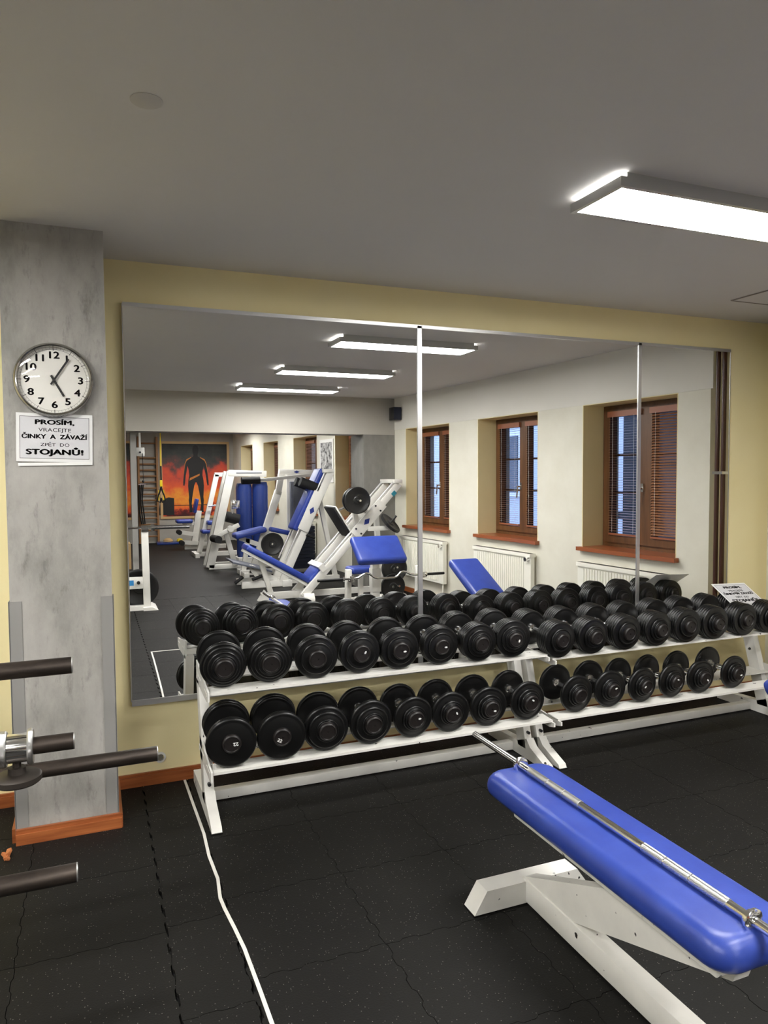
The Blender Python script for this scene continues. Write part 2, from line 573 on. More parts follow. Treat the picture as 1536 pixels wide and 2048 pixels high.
# ------------------------------------------------------------------ walls and ceiling
struct(solid('ceiling', B().box(-3.6, 4.9, YF - 0.3, YW + 0.3, H, H + 0.15), 'ceiling_paint', (0, 0, H)))
struct(solid('wall_north', B().box(-3.6, 4.9, YW, YW + 0.25, -0.1, H + 0.02), 'yellow_paint', (1, YW, 0)))
struct(solid('wall_west', B().box(-3.6, -3.4, YF - 0.2, YW + 0.1, -0.1, H + 0.02), 'upper_paint', (-2.5, 0, 0)))
struct(solid('wall_south', B().box(-3.6, 4.9, YF - 0.25, YF, -0.1, H + 0.02), 'far_grey', (1, YF, 0)))
# window wall: not square to the mirror wall
NX, NY = 0.9972, -0.0748
def E(y, n, z):
    return (3.865 + 0.075 * y + n * NX, y + n * NY, z)
WIN = [(R(5.28), R(4.245), .86, 2.105), (R(6.93), R(5.90), .86, 2.105), (R(8.59), R(7.52), .86, 2.105),
       (R(10.98), R(9.95), .86, 2.20), (R(12.97), R(11.78), .86, 2.20), (R(14.84), R(13.88), .86, 2.20), (R(16.6), R(15.65), .86, 2.20)]
wb = B()
def eblock(b, y0, y1, n0, n1, z0, z1):
    b.hexa([E(y0, n0, z0), E(y0, n1, z0), E(y1, n1, z0), E(y1, n0, z0), E(y0, n0, z1), E(y0, n1, z1), E(y1, n1, z1), E(y1, n0, z1)])
    return b
YE = 3.31
edges = [YE]
for y0, y1, z0, z1 in WIN:
    eblock(wb, y1, edges[-1], 0, 0.42, -0.1, H + 0.02)
    eblock(wb, y0, y1, 0, 0.42, -0.1, z0)
    eblock(wb, y0, y1, 0, 0.42, z1, H + 0.02)
    edges.append(y0)
eblock(wb, YF - 0.2, edges[-1], 0, 0.42, -0.1, H + 0.02)
struct(solid('wall_east', wb, 'cream_paint', (3.9, 0, 0)))
# plain painted band above the plaster
ub = B()
eblock(ub, R(9.3), YE + 0.02, -0.004, 0.01, 2.107, H + 0.01)
struct(solid('trim_1', ub, 'upper_paint', (3.9, 0, 2.1)))
# recess in the corner where the pipes run
struct(solid('wall_east_recess', B().box(4.34, 4.9, YE - 0.05, YW + 0.1, -0.1, H + 0.02), 'cream_paint', (4.5, 3.4, 0)))
# deep beam across the room and the pillars under it
struct(solid('trim_2', B().box(-3.45, 3.76, R(9.22), R(8.90), 2.04, H + 0.01), 'beam_paint', (1, R(9), 2.04)))
struct(solid('wall_pillar_east', B().box(3.30, 3.80, R(9.40), R(8.905), -0.05, 2.045), 'plaster_dark', (3.5, R(9.1), 0)))
struct(solid('wall_post_west', B().box(0.43, 0.495, R(9.25), R(9.12), -0.05, 2.045), 'grey_strip', (0.46, R(9.2), 0)))
# plastered column with metal corner strips
struct(solid('wall_column', B().box(-0.322, 0.066, 3.262, YW + 0.05, -0.05, H + 0.01), 'plaster', (-0.13, 3.4, 0)))
for k, (x0, x1) in enumerate(((-0.326, -0.279), (0.022, 0.070))):
    b = B()
    b.box(x0, x1, 3.258, 3.262, 0.0, 1.0)
    xs = x0 if k == 0 else x1
    b.box(xs - 0.002, xs + 0.002, 3.258, 3.31, 0.0, 1.0)
    struct(solid('trim_%d' % (k + 3), b, 'grey_strip', ((x0 + x1) / 2, 3.26, 0)))
# skirting
def skirt(name, x0, x1, y0, y1, h=0.062):
    b = B()
    b.box(x0, x1, y0, y1, 0, h * 0.8)
    return b
sb = skirt('s', 0.081, 4.34, YW - 0.018, YW); sb.box(0.081, 4.34, YW - 0.012, YW, 0.049, 0.062)
struct(solid('baseboard_north', sb, 'laminate', (2, YW, 0)))
sb = skirt('s', -3.4, -0.342, YW - 0.018, YW); sb.box(-3.4, -0.342, YW - 0.012, YW, 0.049, 0.062)
struct(solid('baseboard_west', sb, 'laminate', (-1, YW, 0)))
cb = B()
cb.box(-0.326, 0.082, 3.238, 3.256, 0, 0.044); cb.box(-0.326, 0.082, 3.244, 3.258, 0.044, 0.062)
cb.box(0.070, 0.086, 3.245, YW - 0.02, 0, 0.058)
cb.box(-0.342, -0.328, 3.27, YW - 0.02, 0, 0.058)
struct(solid('baseboard_column', cb, 'laminate', (-0.12, 3.25, 0)))
eb = B()
eblock(eb, R(9.0), YE, -0.016, 0.0, 0, 0.06)
struct(solid('baseboard_east', eb, 'laminate', (3.9, 0, 0)))
chip = solid('wood_chip', B().beam((-0.352, 3.13, 0.008), (-0.345, 3.20, 0.010), 0.016, 0.012).beam((-0.342, 3.125, 0.006), (-0.366, 3.165, 0.016), 0.012, 0.010).beam((-0.356, 3.15, 0.012), (-0.335, 3.145, 0.03), 0.012, 0.006), 'wood_chip', (-0.35, 3.15, 0))
tag(chip, 'broken chip of orange wood on the floor beside the column', 'wood chip')

# ------------------------------------------------------------------ windows
slat_cache = {}
TILT = {1: (3, 36), 2: (1, 1), 3: (3, 10)}
def make_window(idx, y0, y1, z0, z1, near):
    w = bpy.data.objects.new('window_%d' % idx, None)
    C.objects.link(w)
    w.location = E((y0 + y1) / 2, 0.25, z0)
    ORG[w] = Vector(w.location)
    struct(w)
    nf0, nf1 = 0.235, 0.30                           # frame depth range in the reveal
    b = B()
    eblock(b, y0 - 0.001, y0 + 0.006, -0.001, nf0, z0, z1); eblock(b, y1 - 0.006, y1 + 0.001, -0.001, nf0, z0, z1)
    part('reveal', b, 'reveal_paint', w)
    b = B(); eblock(b, y0, y1, 0.0, nf0, z1 - 0.005, z1 + 0.002)
    part('lintel', b, 'reveal_paint', w)
    b = B()
    eblock(b, y0 - 0.025, y1 + 0.025, -0.05, nf0 + 0.02, z0 - 0.03, z0 + 0.004)
    part('sill', b, 'sill_wood', w)
    b = B()
    f = 0.06
    eblock(b, y0, y0 + f, nf0, nf1 + 0.03, z0, z1); eblock(b, y1 - f, y1, nf0, nf1 + 0.03, z0, z1)
    eblock(b, y0 + f, y1 - f, nf0, nf1 + 0.03, z0, z0 + f); eblock(b, y0 + f, y1 - f, nf0, nf1 + 0.03, z1 - f, z1)
    part('frame', b, 'window_wood', w)
    ym = (y0 + y1) / 2
    for k, (a, c) in enumerate(((y0 + f * 0.7, ym + 0.002), (ym + 0.002, y1 - f * 0.7))):
        s = 0.062
        za, zb = z0 + f * 0.7, z1 - f * 0.7
        b = B()
        eblock(b, a, a + s, nf0 - 0.018, nf1, za, zb); eblock(b, c - s, c, nf0 - 0.018, nf1, za, zb)
        eblock(b, a + s, c - s, nf0 - 0.018, nf1, za, za + s); eblock(b, a + s, c - s, nf0 - 0.018, nf1, zb - s, zb)
        sash = part('sash', b, 'window_wood', w)
        b = B(); eblock(b, a + s, c - s, nf1 - 0.02, nf1 - 0.014, za + s, zb - s)
        part('pane', b, 'window_glass', sash)
        for zz in (za + s + (zb - za - 2 * s) * 0.36, za + s + (zb - za - 2 * s) * 0.68):
            b = B(); eblock(b, a + s, c - s, nf1 - 0.008, nf1 + 0.012, zz - 0.011, zz + 0.011)
            part('glazing_bar', b, 'window_wood', sash)
        if near and k == 0:
            b = B()
            hz = z0 + 0.52
            eblock(b, c - 0.042, c - 0.018, nf0 - 0.030, nf0 - 0.018, hz - 0.03, hz + 0.04)
            b.cyl(E(c - 0.03, nf0 - 0.075, hz), E(c - 0.03, nf0 - 0.02, hz), 0.009, 10)
            b.cyl(E(c - 0.03, nf0 - 0.068, hz + 0.008), E(c - 0.05, nf0 - 0.066, hz - 0.115), 0.008, 10)
            part('handle', b, 'chrome', sash)
        # venetian blind
        b = B(); eblock(b, a + s - 0.012, c - s + 0.012, nf0 - 0.040, nf0 - 0.002, zb - s - 0.004, zb - s + 0.045)
        blind = part('blind', b, 'blind_rail', w)
        tilt = math.radians(TILT[idx][k]) if near else 0.3
        bw, pitch = 0.0145, 0.0222
        n = int((zb - s - (za + s) - 0.03) / pitch)
        sl = (a + s + 0.004, c - s - 0.004)
        if near:
            L = round(sl[1] - sl[0], 4)
            key = (L, idx, k)
            if key not in slat_cache:
                bb = B()
                yd = Vector((0.0748, 0.9972, 0)); nd = Vector((NX, NY, 0))
                ct, st = math.cos(tilt), math.sin(tilt)
                prof = [(-bw, -0.0004), (-bw * 0.3, 0.0016), (bw * 0.3, 0.0016), (bw, -0.0004)]
                ps = []
                for e in (-L / 2, L / 2):
                    for u, h in prof:
                        ps.append(yd * e + nd * (u * ct) + Vector((0, 0, u * st + h)))
                bb.verts(ps, [(0, 1, 5, 4), (1, 2, 6, 5), (2, 3, 7, 6)])
                me = bb.mesh('slat', True)
                me.materials.append(MATS['blind_slat'])
                slat_cache[key] = me
            me = slat_cache[key]
            cy = (sl[0] + sl[1]) / 2
            for i in range(n):
                pos = Vector(E(cy, nf0 - 0.022, zb - s - 0.02 - i * pitch)) - ORG[w]
                link('slat', me, None, blind, pos)
        else:
            bb = B()
            for i in range(n):
                zz = zb - s - 0.02 - i * pitch
                eblock(bb, sl[0], sl[1], nf0 - 0.036, nf0 - 0.008, zz, zz + 0.006)
            part('slats', bb, 'blind_slat', blind, kind='stuff')
        if near:
            b = B()
            for yy in (sl[0] + 0.05, sl[1] - 0.05):
                b.cyl(E(yy, nf0 - 0.040, za + s + 0.03), E(yy, nf0 - 0.040, zb - s), 0.0012, 6)
            part('cord', b, 'white_plastic', blind)
            b = B(); eblock(b, sl[0], sl[1], nf0 - 0.034, nf0 - 0.010, za + s + 0.004, za + s + 0.02)
            part('bottom_rail', b, 'blind_rail', blind)
    return w
for i, (y0, y1, z0, z1) in enumerate(WIN):
    make_window(i + 1, y0, y1, z0, z1, i < 3)

# radiators under the windows
def make_radiator(y0, y1, z0, z1, label):
    r = thing('radiator', E((y0 + y1) / 2, -0.06, 0), label, 'radiator', 'panel radiators under the windows')
    b = B()
    eblock(b, y0, y1, -0.075, -0.03, z0, z1)
    part('panel', b, 'radiator_enamel', r)
    b = B()
    n = 24
    for i in range(n):
        yc = y0 + 0.06 + (y1 - y0 - 0.16) * (i + 0.5) / n
        b.hexa([E(yc - 0.008, -0.083, z0 + 0.03), E(yc - 0.011, -0.074, z0 + 0.03), E(yc + 0.011, -0.074, z0 + 0.03), E(yc + 0.008, -0.083, z0 + 0.03),
                E(yc - 0.008, -0.083, z1 - 0.05), E(yc - 0.011, -0.074, z1 - 0.05), E(yc + 0.011, -0.074, z1 - 0.05), E(yc + 0.008, -0.083, z1 - 0.05)])
    part('ribs', b, 'radiator_enamel', r, kind='stuff')
    b = B(); eblock(b, y0 - 0.005, y1 + 0.005, -0.09, -0.02, z1 - 0.035, z1)
    part('top_grille', b, 'radiator_enamel', r)
    b = B()
    b.cyl(E(y1 - 0.04, -0.115, z1 - 0.055), E(y1 - 0.04, -0.07, z1 - 0.055), 0.020, 16)
    part('valve', b, 'chrome', r)
    for yy in (y0 + 0.1, y1 - 0.1):
        b = B(); eblock(b, yy - 0.02, yy + 0.02, -0.06, -0.001, z0 + 0.05, z0 + 0.12)
        part('bracket', b, 'radiator_enamel', r)
    b = B()
    b.cyl(E(y1 - 0.05, -0.05, 0.0), E(y1 - 0.05, -0.05, z0 + 0.02), 0.010, 10)
    part('pipe', b, 'radiator_enamel', r)
    return r
make_radiator(R(5.25), R(4.30), .23, .735, 'white ribbed radiator under the window nearest the brown pipes')
make_radiator(R(6.90), R(5.91), .23, .74, 'white ribbed radiator under the middle of the three near windows')
make_radiator(R(8.60), R(7.54), .23, .73, 'white ribbed radiator under the window beside the grey pillar')
make_radiator(R(12.9), R(11.8), .20, .73, 'white radiator beyond the pillar, behind the machines')

# pair of brown pipes in the corner
pp = thing('heating_pipes', (4.13, 3.40, 0), 'pair of dark brown pipes running floor to ceiling beside window', 'pipes')
for xx, yy in ((4.128, 3.415), (4.116, 3.372)):
    part('pipe', B().cyl((xx, yy, 0), (xx, yy, H), 0.016, 14), 'pipe_brown', pp)
part('clamp', B().box(4.096, 4.148, 3.348, 3.438, 1.495, 1.515), 'chrome', pp)

# ------------------------------------------------------------------ what the windows look onto
fb = thing('neighbour_building', (9.2, -12, -3), 'pale building across the street seen through the window blinds', 'building')
part('facade', B().box(9.2, 10.2, -40, -3.6, -3, 3.4), 'facade_pale', fb)
for yy in range(-38, -4, 3):
    for zz in (-1.6, 1.0):
        wn = part('window', B().box(9.12, 9.22, yy, yy + 1.0, zz, zz + 1.5), 'facade_frame', fb)
        part('pane', B().box(9.10, 9.125, yy + 0.1, yy + 0.9, zz + 0.1, zz + 1.4), 'facade_glass', wn)
db = thing('dark_building', (6.6, 2, -3), 'dark wall standing close outside the window nearest the pipes', 'building')
part('wall', B().box(6.6, 7.4, -0.55, 9, -3, 6), 'facade_dark', db)
part('ledge', B().box(6.52, 6.62, -0.55, 9, 0.9, 1.0), 'facade_dark', db)
struct(solid('ground_outside', B().box(4.9, 30, -60, 30, -3.2, -3.0), 'ground_outside', (9, 0, -3)))

# ------------------------------------------------------------------ ceiling lights
def make_light(x0, x1, y0, y1, label):
    t = thing('ceiling_light', ((x0 + x1) / 2, (y0 + y1) / 2, H), label, 'ceiling light', 'long ceiling lights')
    part('housing', B().box(x0 + 0.03, x1 - 0.03, y0 + 0.006, y1 - 0.006, H - 0.018, H), 'lamp_housing', t)
    z0, z1 = H - 0.050, H - 0.018
    fr = 0.018
    b = B()
    b.box(x0, x1, y0, y0 + fr, z0, z1); b.box(x0, x1, y1 - fr, y1, z0, z1)
    b.box(x0, x0 + fr, y0 + fr, y1 - fr, z0, z1); b.box(x1 - fr, x1, y0 + fr, y1 - fr, z0, z1)
    part('frame', b, 'lamp_housing', t)
    b = B()
    for xa, xb in ((x0 + 0.02, x0 + 0.028), (x1 - 0.028, x1 - 0.02)):
        b.box(xa, xb, y0 + 0.04, y1 - 0.04, H - 0.017, H - 0.006)
    part('end_gap', b, 'lamp_leak', t)
    part('diffuser', B().box(x0 + fr, x1 - fr, y0 + fr, y1 - fr, z0 + 0.002, z0 + 0.008), 'lamp_glow', t)
    return t
make_light(1.672, 2.80, 2.003, 2.282, 'long lit ceiling light nearest the mirror wall')
make_light(1.625, 2.755, 0.46, 0.74, 'long lit ceiling light second from the mirror wall')
make_light(1.51, 2.66, -0.94, -0.66, 'long lit ceiling light nearest the deep beam')
for yv, wd in ((11.0, 'just beyond'), (13.2, 'well beyond'), (15.4, 'farthest beyond')):
    make_light(1.65, 2.80, R(yv) - 0.14, R(yv) + 0.14, 'lit ceiling light %s the deep beam' % wd)
# the second row, left of the camera, shows only as arcs in the clock glass
for y, wd in ((2.14, 'first'), (0.60, 'second'), (-0.80, 'third')):
    make_light(-1.75, -0.62, y - 0.14, y + 0.14, '%s light of the left ceiling row, seen in the clock glass' % wd)
det = solid('ceiling_cover', B().lathe([(0, -0.004), (0.040, -0.004), (0.043, -0.002), (0.043, 0)], (0.162, 2.105, H), (0, 0, 1), 28), 'ceiling_paint', (0.162, 2.105, H))
det.data.materials.clear(); det.data.materials.append(MATS['cover_paint'])
tag(det, 'small round flat cover on the grey ceiling', 'ceiling cover')
hb = B()
hb.box(3.52, 4.02, 2.86, 3.235, H - 0.003, H)
hatch = solid('ceiling_hatch', hb, 'ceiling_paint', (3.77, 3.05, H))
tag(hatch, 'square access hatch flush in the ceiling near the right corner', 'hatch')
b = B()
b.box(3.513, 3.52, 2.853, 3.242, H - 0.006, H); b.box(4.02, 4.027, 2.853, 3.242, H - 0.006, H)
b.box(3.52, 4.02, 2.853, 2.86, H - 0.006, H); b.box(3.52, 4.02, 3.235, 3.242, H - 0.006, H)
part('rim', b, 'hatch_line', hatch)

# ------------------------------------------------------------------ wall mirror
XM = [0.150, 1.675, 3.188, 3.942]
ZB, ZT = 0.423, 2.314
mir = thing('wall_mirror', (2.05, YM + 0.01, ZB), 'large wall mirror of three panels in aluminium strips above the racks', 'mirror')
for a, c in zip(XM, XM[1:]):
    part('mirror_panel', B().box(a + 0.002, c - 0.002, YM, YM + 0.006, ZB, ZT), 'mirror_glass', mir, smooth=False)
part('backing', B().box(XM[0] + 0.012, XM[-1] - 0.012, YM + 0.006, YW, ZB + 0.02, ZT - 0.02), 'black_plastic', mir)
part('trim_top', B().box(XM[0], XM[-1], YM - 0.006, YM + 0.008, ZT - 0.012, ZT + 0.006), 'aluminium', mir)
part('trim_bottom', B().box(XM[0], XM[-1], YM - 0.006, YM + 0.008, ZB - 0.020, ZB + 0.006), 'aluminium', mir)
part('divider', B().box(XM[1] - 0.013, XM[1] + 0.013, YM - 0.006, YM, ZB, ZT), 'aluminium', mir)
part('divider', B().box(XM[2] - 0.011, XM[2] + 0.011, YM - 0.006, YM, ZB, ZT), 'aluminium', mir)
part('edge_strip', B().box(XM[3] - 0.001, XM[3] + 0.004, YM - 0.002, YM + 0.012, ZB, ZT), 'aluminium', mir)
part('edge_strip', B().box(XM[0] - 0.003, XM[0] + 0.001, YM - 0.001, YM + 0.012, ZB, ZT), 'aluminium', mir)

# round wall vent
vt = thing('wall_vent', (0.277, YW, 0.126), 'small round white grille low on the yellow wall', 'vent')
part('ring', B().lathe([(0.017, 0), (0.026, -0.002), (0.026, -0.008), (0.017, -0.010), (0.017, -0.002), (0.017, 0)], (0.277, YW, 0.126), (0, 1, 0), 24), 'white_plastic', vt)
b = B()
for k in range(-3, 4):
    b.beam((0.277 - 0.013, YW - 0.004, 0.126 + k * 0.0048 - 0.004), (0.277 + 0.013, YW - 0.004, 0.126 + k * 0.0048 + 0.004), 0.003, 0.0022)
part('grille', b, 'grey_strip', vt)

# ------------------------------------------------------------------ clock and notice on the column
CK = Vector((-0.134, 3.262, 1.897))
ck = thing('wall_clock', CK, 'round chrome wall clock showing five past five on the column', 'clock')
prof = [(0.138, -0.004), (0.149, -0.006), (0.1495, -0.022), (0.146, -0.034), (0.140, -0.040), (0.135, -0.036), (0.132, -0.020), (0.132, -0.008)]
part('rim', B().lathe(prof, CK, (0, 1, 0), 64), 'clock_rim', ck)
part('back', B().cyl(CK + Vector((0, -0.001, 0)), CK + Vector((0, -0.008, 0)), 0.138, 48), 'white_plastic', ck)
face = part('face', B().cyl(CK + Vector((0, -0.008, 0)), CK + Vector((0, -0.012, 0)), 0.133, 64), 'clock_face', ck)
FY = CK.y - 0.0125
RX = Matrix.Rotation(math.radians(90), 4, 'X')
for h in range(1, 13):
    a = math.radians(30 * h)
    r = 0.100
    M = Matrix.Translation((CK.x + r * math.sin(a), FY, CK.z + r * math.cos(a))) @ RX
    text_part(str(h), 0.039, M, face, 0.0014, 1.22, name='numeral')
tk = B(); tk2 = B()
for k in range(60):
    a = math.radians(6 * k)
    s = Vector((math.cos(a), 0, -math.sin(a))); d = Vector((math.sin(a), 0, math.cos(a)))
    o = Vector((CK.x, FY, CK.z))
    if k % 5 == 0:
        tk.beam(o + d * 0.119, o + d * 0.131, 0.0022, 0.0006, s)
    else:
        tk2.beam(o + d * 0.124, o + d * 0.130, 0.0008, 0.0006, s)
part('hour_marks', tk, 'ink', face)
part('minute_marks', tk2, 'ink', face, kind='stuff')
b = B()
n = 72
for k in range(n):
    a, c = 2 * math.pi * k / n, 2 * math.pi * (k + 1) / n
    p0 = Vector((CK.x + 0.1235 * math.sin(a), FY, CK.z + 0.1235 * math.cos(a))); p1 = Vector((CK.x + 0.1235 * math.sin(c), FY, CK.z + 0.1235 * math.cos(c)))
    b.beam(p0, p1, 0.0006, 0.0007, (0, 1, 0))
part('minute_ring', b, 'ink', face)
def hand(name, deg, r0, r1, w, y):
    a = math.radians(deg)
    d = Vector((math.sin(a), 0, math.cos(a))); s = Vector((math.cos(a), 0, -math.sin(a)))
    o = Vector((CK.x, y, CK.z))
    part(name, B().beam(o - d * r0, o + d * r1, w, 0.0012, s), 'ink', ck)
hand('minute_hand', 33, 0.022, 0.104, 0.0074, CK.y - 0.020)
hand('hour_hand', 151, 0.022, 0.074, 0.0086, CK.y - 0.017)
part('hub', B().cyl(CK + Vector((0, -0.013, 0)), CK + Vector((0, -0.023, 0)), 0.006, 16), 'ink', ck)
part('glass', B().lathe([(0, -0.041), (0.05, -0.0405), (0.09, -0.039), (0.118, -0.036), (0.133, -0.031)], CK, (0, 1, 0), 48), 'clear_glass', ck)
for gl in ck.children:
    if gl.name.startswith('glass') and gl.data.polygons[0].normal.y > 0:
        gl.data.flip_normals()          # outer side of the dome faces the room

def notice(parent, M, w=0.285, h=0.196):
    """the printed sheet, M maps sheet coordinates (x right, y up, z out) to the world"""
    def quad(x0, x1, y0, y1, z0, z1):
        ps = [M @ Vector(p) for p in ((x0, y0, z0), (x1, y0, z0), (x1, y1, z0), (x0, y1, z0), (x0, y0, z1), (x1, y0, z1), (x1, y1, z1), (x0, y1, z1))]
        return B().hexa(ps)
    part('sheet', quad(-w / 2, w / 2, -h / 2, h / 2, 0, 0.0015), 'paper', parent)
    iw, ih = w * 0.455, h * 0.435
    part('print_field', quad(-iw, iw, -ih, ih, 0.0015, 0.0018), 'paper_grey', parent)
    b = B()
    t = 0.0014
    for x0, x1, y0, y1 in ((-iw, iw, ih - t, ih), (-iw, iw, -ih, -ih + t), (-iw, -iw + t, -ih, ih), (iw - t, iw, -ih, ih)):
        b.hexa([M @ Vector(p) for p in ((x0, y0, .0018), (x1, y0, .0018), (x1, y1, .0018), (x0, y1, .0018), (x0, y0, .0022), (x1, y0, .0022), (x1, y1, .0022), (x0, y1, .0022))])
    part('border', b, 'ink', parent)
    for s, y, size, bold, wd in (('PROSÍM,', 0.062, 0.026, 0.0013, 0.148), ('VRACEJTE', 0.031, 0.0205, 0.0, 0.122), ('ČINKY  A  ZÁVAŽÍ', 0.0035, 0.0245, 0.0012, 0.245),
                                 ('ZPĚT  DO', -0.029, 0.0185, 0.0, 0.108), ('STOJANŮ!', -0.059, 0.030, 0.0016, 0.216)):
        text_part(s, size, M @ Matrix.Translation((0, y, 0.0024)), parent, bold, width=wd)
sg = thing('notice_sheet', (-0.137, 3.262, 1.66), 'laminated notice in capitals taped to the column under the clock', 'notice')
M = Matrix.Translation((-0.137, 3.258, 1.664)) @ Matrix.Rotation(math.radians(1.2), 4, 'Y') @ RX
notice(sg, M)
part('lower_edge', B().beam((-0.275, 3.257, 1.556), (0.003, 3.257, 1.560), 0.003, 0.012), 'white_plastic', sg)

# ------------------------------------------------------------------ dumbbell racks
SL = 0.06                      # slope of the shelves towards the room
def make_rack(x0, x1, label, zt):
    t = thing('dumbbell_rack', ((x0 + x1) / 2, 3.3, 0), label, 'dumbbell rack', 'white dumbbell racks')
    for k, xx in enumerate((x0 + 0.024, x1 - 0.024)):
        w = 0.044
        ef = part('post', B().hexa([(xx - w / 2, 3.205, 0.05), (xx + w / 2, 3.205, 0.05), (xx + w / 2, 3.29, 0.05), (xx - w / 2, 3.29, 0.05),
                                     (xx - w / 2, 3.35, zt - 0.004), (xx + w / 2, 3.35, zt - 0.004), (xx + w / 2, 3.43, zt - 0.004), (xx - w / 2, 3.43, zt - 0.004)], 0.004), 'worn_steel', t)
        part('foot', B().prism([(3.60, 0.004), (3.60, 0.06), (3.29, 0.075), (3.205, 0.11), (3.17, 0.075), (3.03, 0.024), (3.02, 0.004)], 'x', xx - w / 2, xx + w / 2), 'worn_steel', t)
        part('foot_pad', B().box(xx - w / 2 - 0.002, xx + w / 2 + 0.002, 3.015, 3.07, 0.0, 0.006), 'black_rubber', t)
        up_ = 1.0 if (k == 0) == (x0 < 1) else 0.0        # raised end plates on the outer ends only
        xo = xx + (-0.018 if k == 0 else 0.018)
        for zf, yf in ((zt, 3.050), (0.250, 3.000)):
            yb = 3.42 if zf > 0.4 else 3.34
            zb_ = zf + (yb - yf) * SL
            part('shelf_bracket', B().prism([(yf + 0.01, zf - 0.02), (yf + 0.01, zf + up_ * 0.02), (yf + 0.10, zf + up_ * 0.03), (yb, zb_ + up_ * 0.055), (yb, zb_ - 0.045), (yf + 0.05, zf - 0.03)], 'x', xo - 0.004, xo + 0.004), 'white_steel', t)
        part('bolt', B().cyl((xx, 3.23, 0.135), (xx, 3.212, 0.135), 0.008, 10), 'black_plastic', t)
    for zf, yf in ((zt, 3.050), (0.250, 3.000)):
        def tray(ya, yb, lip):
            z = lambda y: zf + (y - yf) * SL
            b = B()
            b.hexa([(x0, ya, z(ya)), (x1, ya, z(ya)), (x1, yb, z(yb)), (x0, yb, z(yb)), (x0, ya, z(ya) + .006), (x1, ya, z(ya) + .006), (x1, yb, z(yb) + .006), (x0, yb, z(yb) + .006)])
            if lip > 0:
                b.box(x0, x1, ya - 0.003, ya + 0.003, z(ya) - 0.004, z(ya) + 0.007)
            else:
                b.box(x0, x1, yb - 0.003, yb + 0.003, z(yb) - 0.022, z(yb) + 0.007)
            return b
        part('front_rail', tray(yf + 0.036, yf + 0.125, 1), 'worn_steel', t)
        part('rear_rail', tray(yf + 0.230, yf + 0.350, -1), 'worn_steel', t)
    part('floor_rail', B().box(x0 + 0.04, x1 - 0.04, 3.335, 3.385, 0.006, 0.050, 0.003), 'worn_steel', t)
    return t
make_rack(0.425, 2.135, 'white two-tier dumbbell rack nearest the grey column', 0.574)
make_rack(2.165, 3.885, 'white two-tier dumbbell rack farther from the grey column', 0.552)

# ------------------------------------------------------------------ dumbbells
PLATE = {}
def plate_mesh(r, th):
    key = (round(r, 4), round(th, 4))
    if key not in PLATE:
        e = min(th * 0.48, 0.011)
        pr = [(0.012, 0), (r * 0.80, 0), (r * 0.84, 0.0015), (r - e, 0)]
        for k in range(1, 5):
            a = math.pi / 2 * k / 4
            pr.append((r - e + e * math.sin(a), e - e * math.cos(a)))
        for k in range(0, 5):
            a = math.pi / 2 * k / 4
            pr.append((r - e + e * math.cos(a), th - e + e * math.sin(a)))
        pr += [(r * 0.84, th - 0.0015), (r * 0.80, th), (0.012, th)]
        me = B().lathe(pr, (0, 0, 0), (0, 1, 0), 36).mesh('plate', True, 0.9)
        me.materials.append(MATS['black_rubber'])
        PLATE[key] = me
    return PLATE[key]
def cap_mesh(r):
    key = ('cap', round(r, 4))
    if key not in PLATE:
        pr = [(r, 0), (r, 0.008), (r * 0.93, 0.014), (r * 0.82, 0.016), (r * 0.76, 0.012), (0.005, 0.0115), (0.004, 0.008), (0, 0.008)]
        me = B().lathe(pr, (0, 0, 0), (0, 1, 0), 28).mesh('end_cap', True, 0.9)
        me.materials.append(MATS['cap_rubber'])
        PLATE[key] = me
    return PLATE[key]
hm = B().lathe([(0, -0.090), (0.026, -0.090), (0.026, -0.083), (0.021, -0.066), (0.0145, -0.058), (0.0165, -0.025), (0.017, 0), (0.0165, 0.025), (0.0145, 0.058), (0.021, 0.066), (0.026, 0.083), (0.026, 0.090), (0, 0.090)], (0, 0, 0), (0, 1, 0), 20).mesh('handle', True, 0.9)
hm.materials.append(MATS['chrome'])
sticker = B().cyl((0, 0, 0), (0, -0.0006, 0), 0.0075, 14).mesh('sticker', False)
sticker.transform(Matrix.Diagonal((0.55, 1, 1, 1)))
sticker.materials.append(MATS['paper'])
T22 = text_mesh('22', 0.02, 0.0005, 1.1)
T22.transform(RX)
T22.materials.append(MATS['paper'])
GAP = 0.085
def make_dumbbell(x, z, yc, plates, cap, label, mark=None, roll=0.0, yaw=0.0):
    t = thing('dumbbell', (x, yc, z), label, 'dumbbell', 'black dumbbells on the white racks')
    t.rotation_euler = (SL, roll, yaw)
    link('handle', hm, None, t)
    for s in (-1, 1):
        y = GAP
        for r, th in plates:
            o = link('plate', plate_mesh(r, th), None, t, (0, s * y, 0))
            if s < 0: o.rotation_euler = (0, 0, math.pi)
            y += th
        o = link('end_cap', cap_mesh(cap), None, t, (0, s * y, 0))
        if s < 0: o.rotation_euler = (0, 0, math.pi)
        if s < 0 and mark:
            a = random.uniform(-2.2, 1.0) if mark != 22 else -0.6
            if mark == 22:
                k = link('number', T22, None, o, (-0.012 * (1 if roll else -1), 0.0126, 0.012 * (1 if roll else -1)))
                k.rotation_euler = (0, roll * 2.2 + 0.5, math.pi)
            else:
                k = link('sticker', sticker, None, o, (0.016 * math.sin(a), 0.0122, 0.016 * math.cos(a)))
                k.rotation_euler = (0, a + 0.4, math.pi)
    return t
ORD = ['first', 'second', 'third', 'fourth', 'fifth', 'sixth', 'seventh', 'eighth']
TOP1 = [0.513, 0.721, 0.930, 1.133, 1.336, 1.545, 1.746, 1.951]
BOT1 = [0.530, 0.748, 0.958, 1.168, 1.381, 1.582, 1.793, 2.012]
TOP2 = [2.198, 2.410, 2.626, 2.837, 3.054, 3.257, 3.475, 3.684]
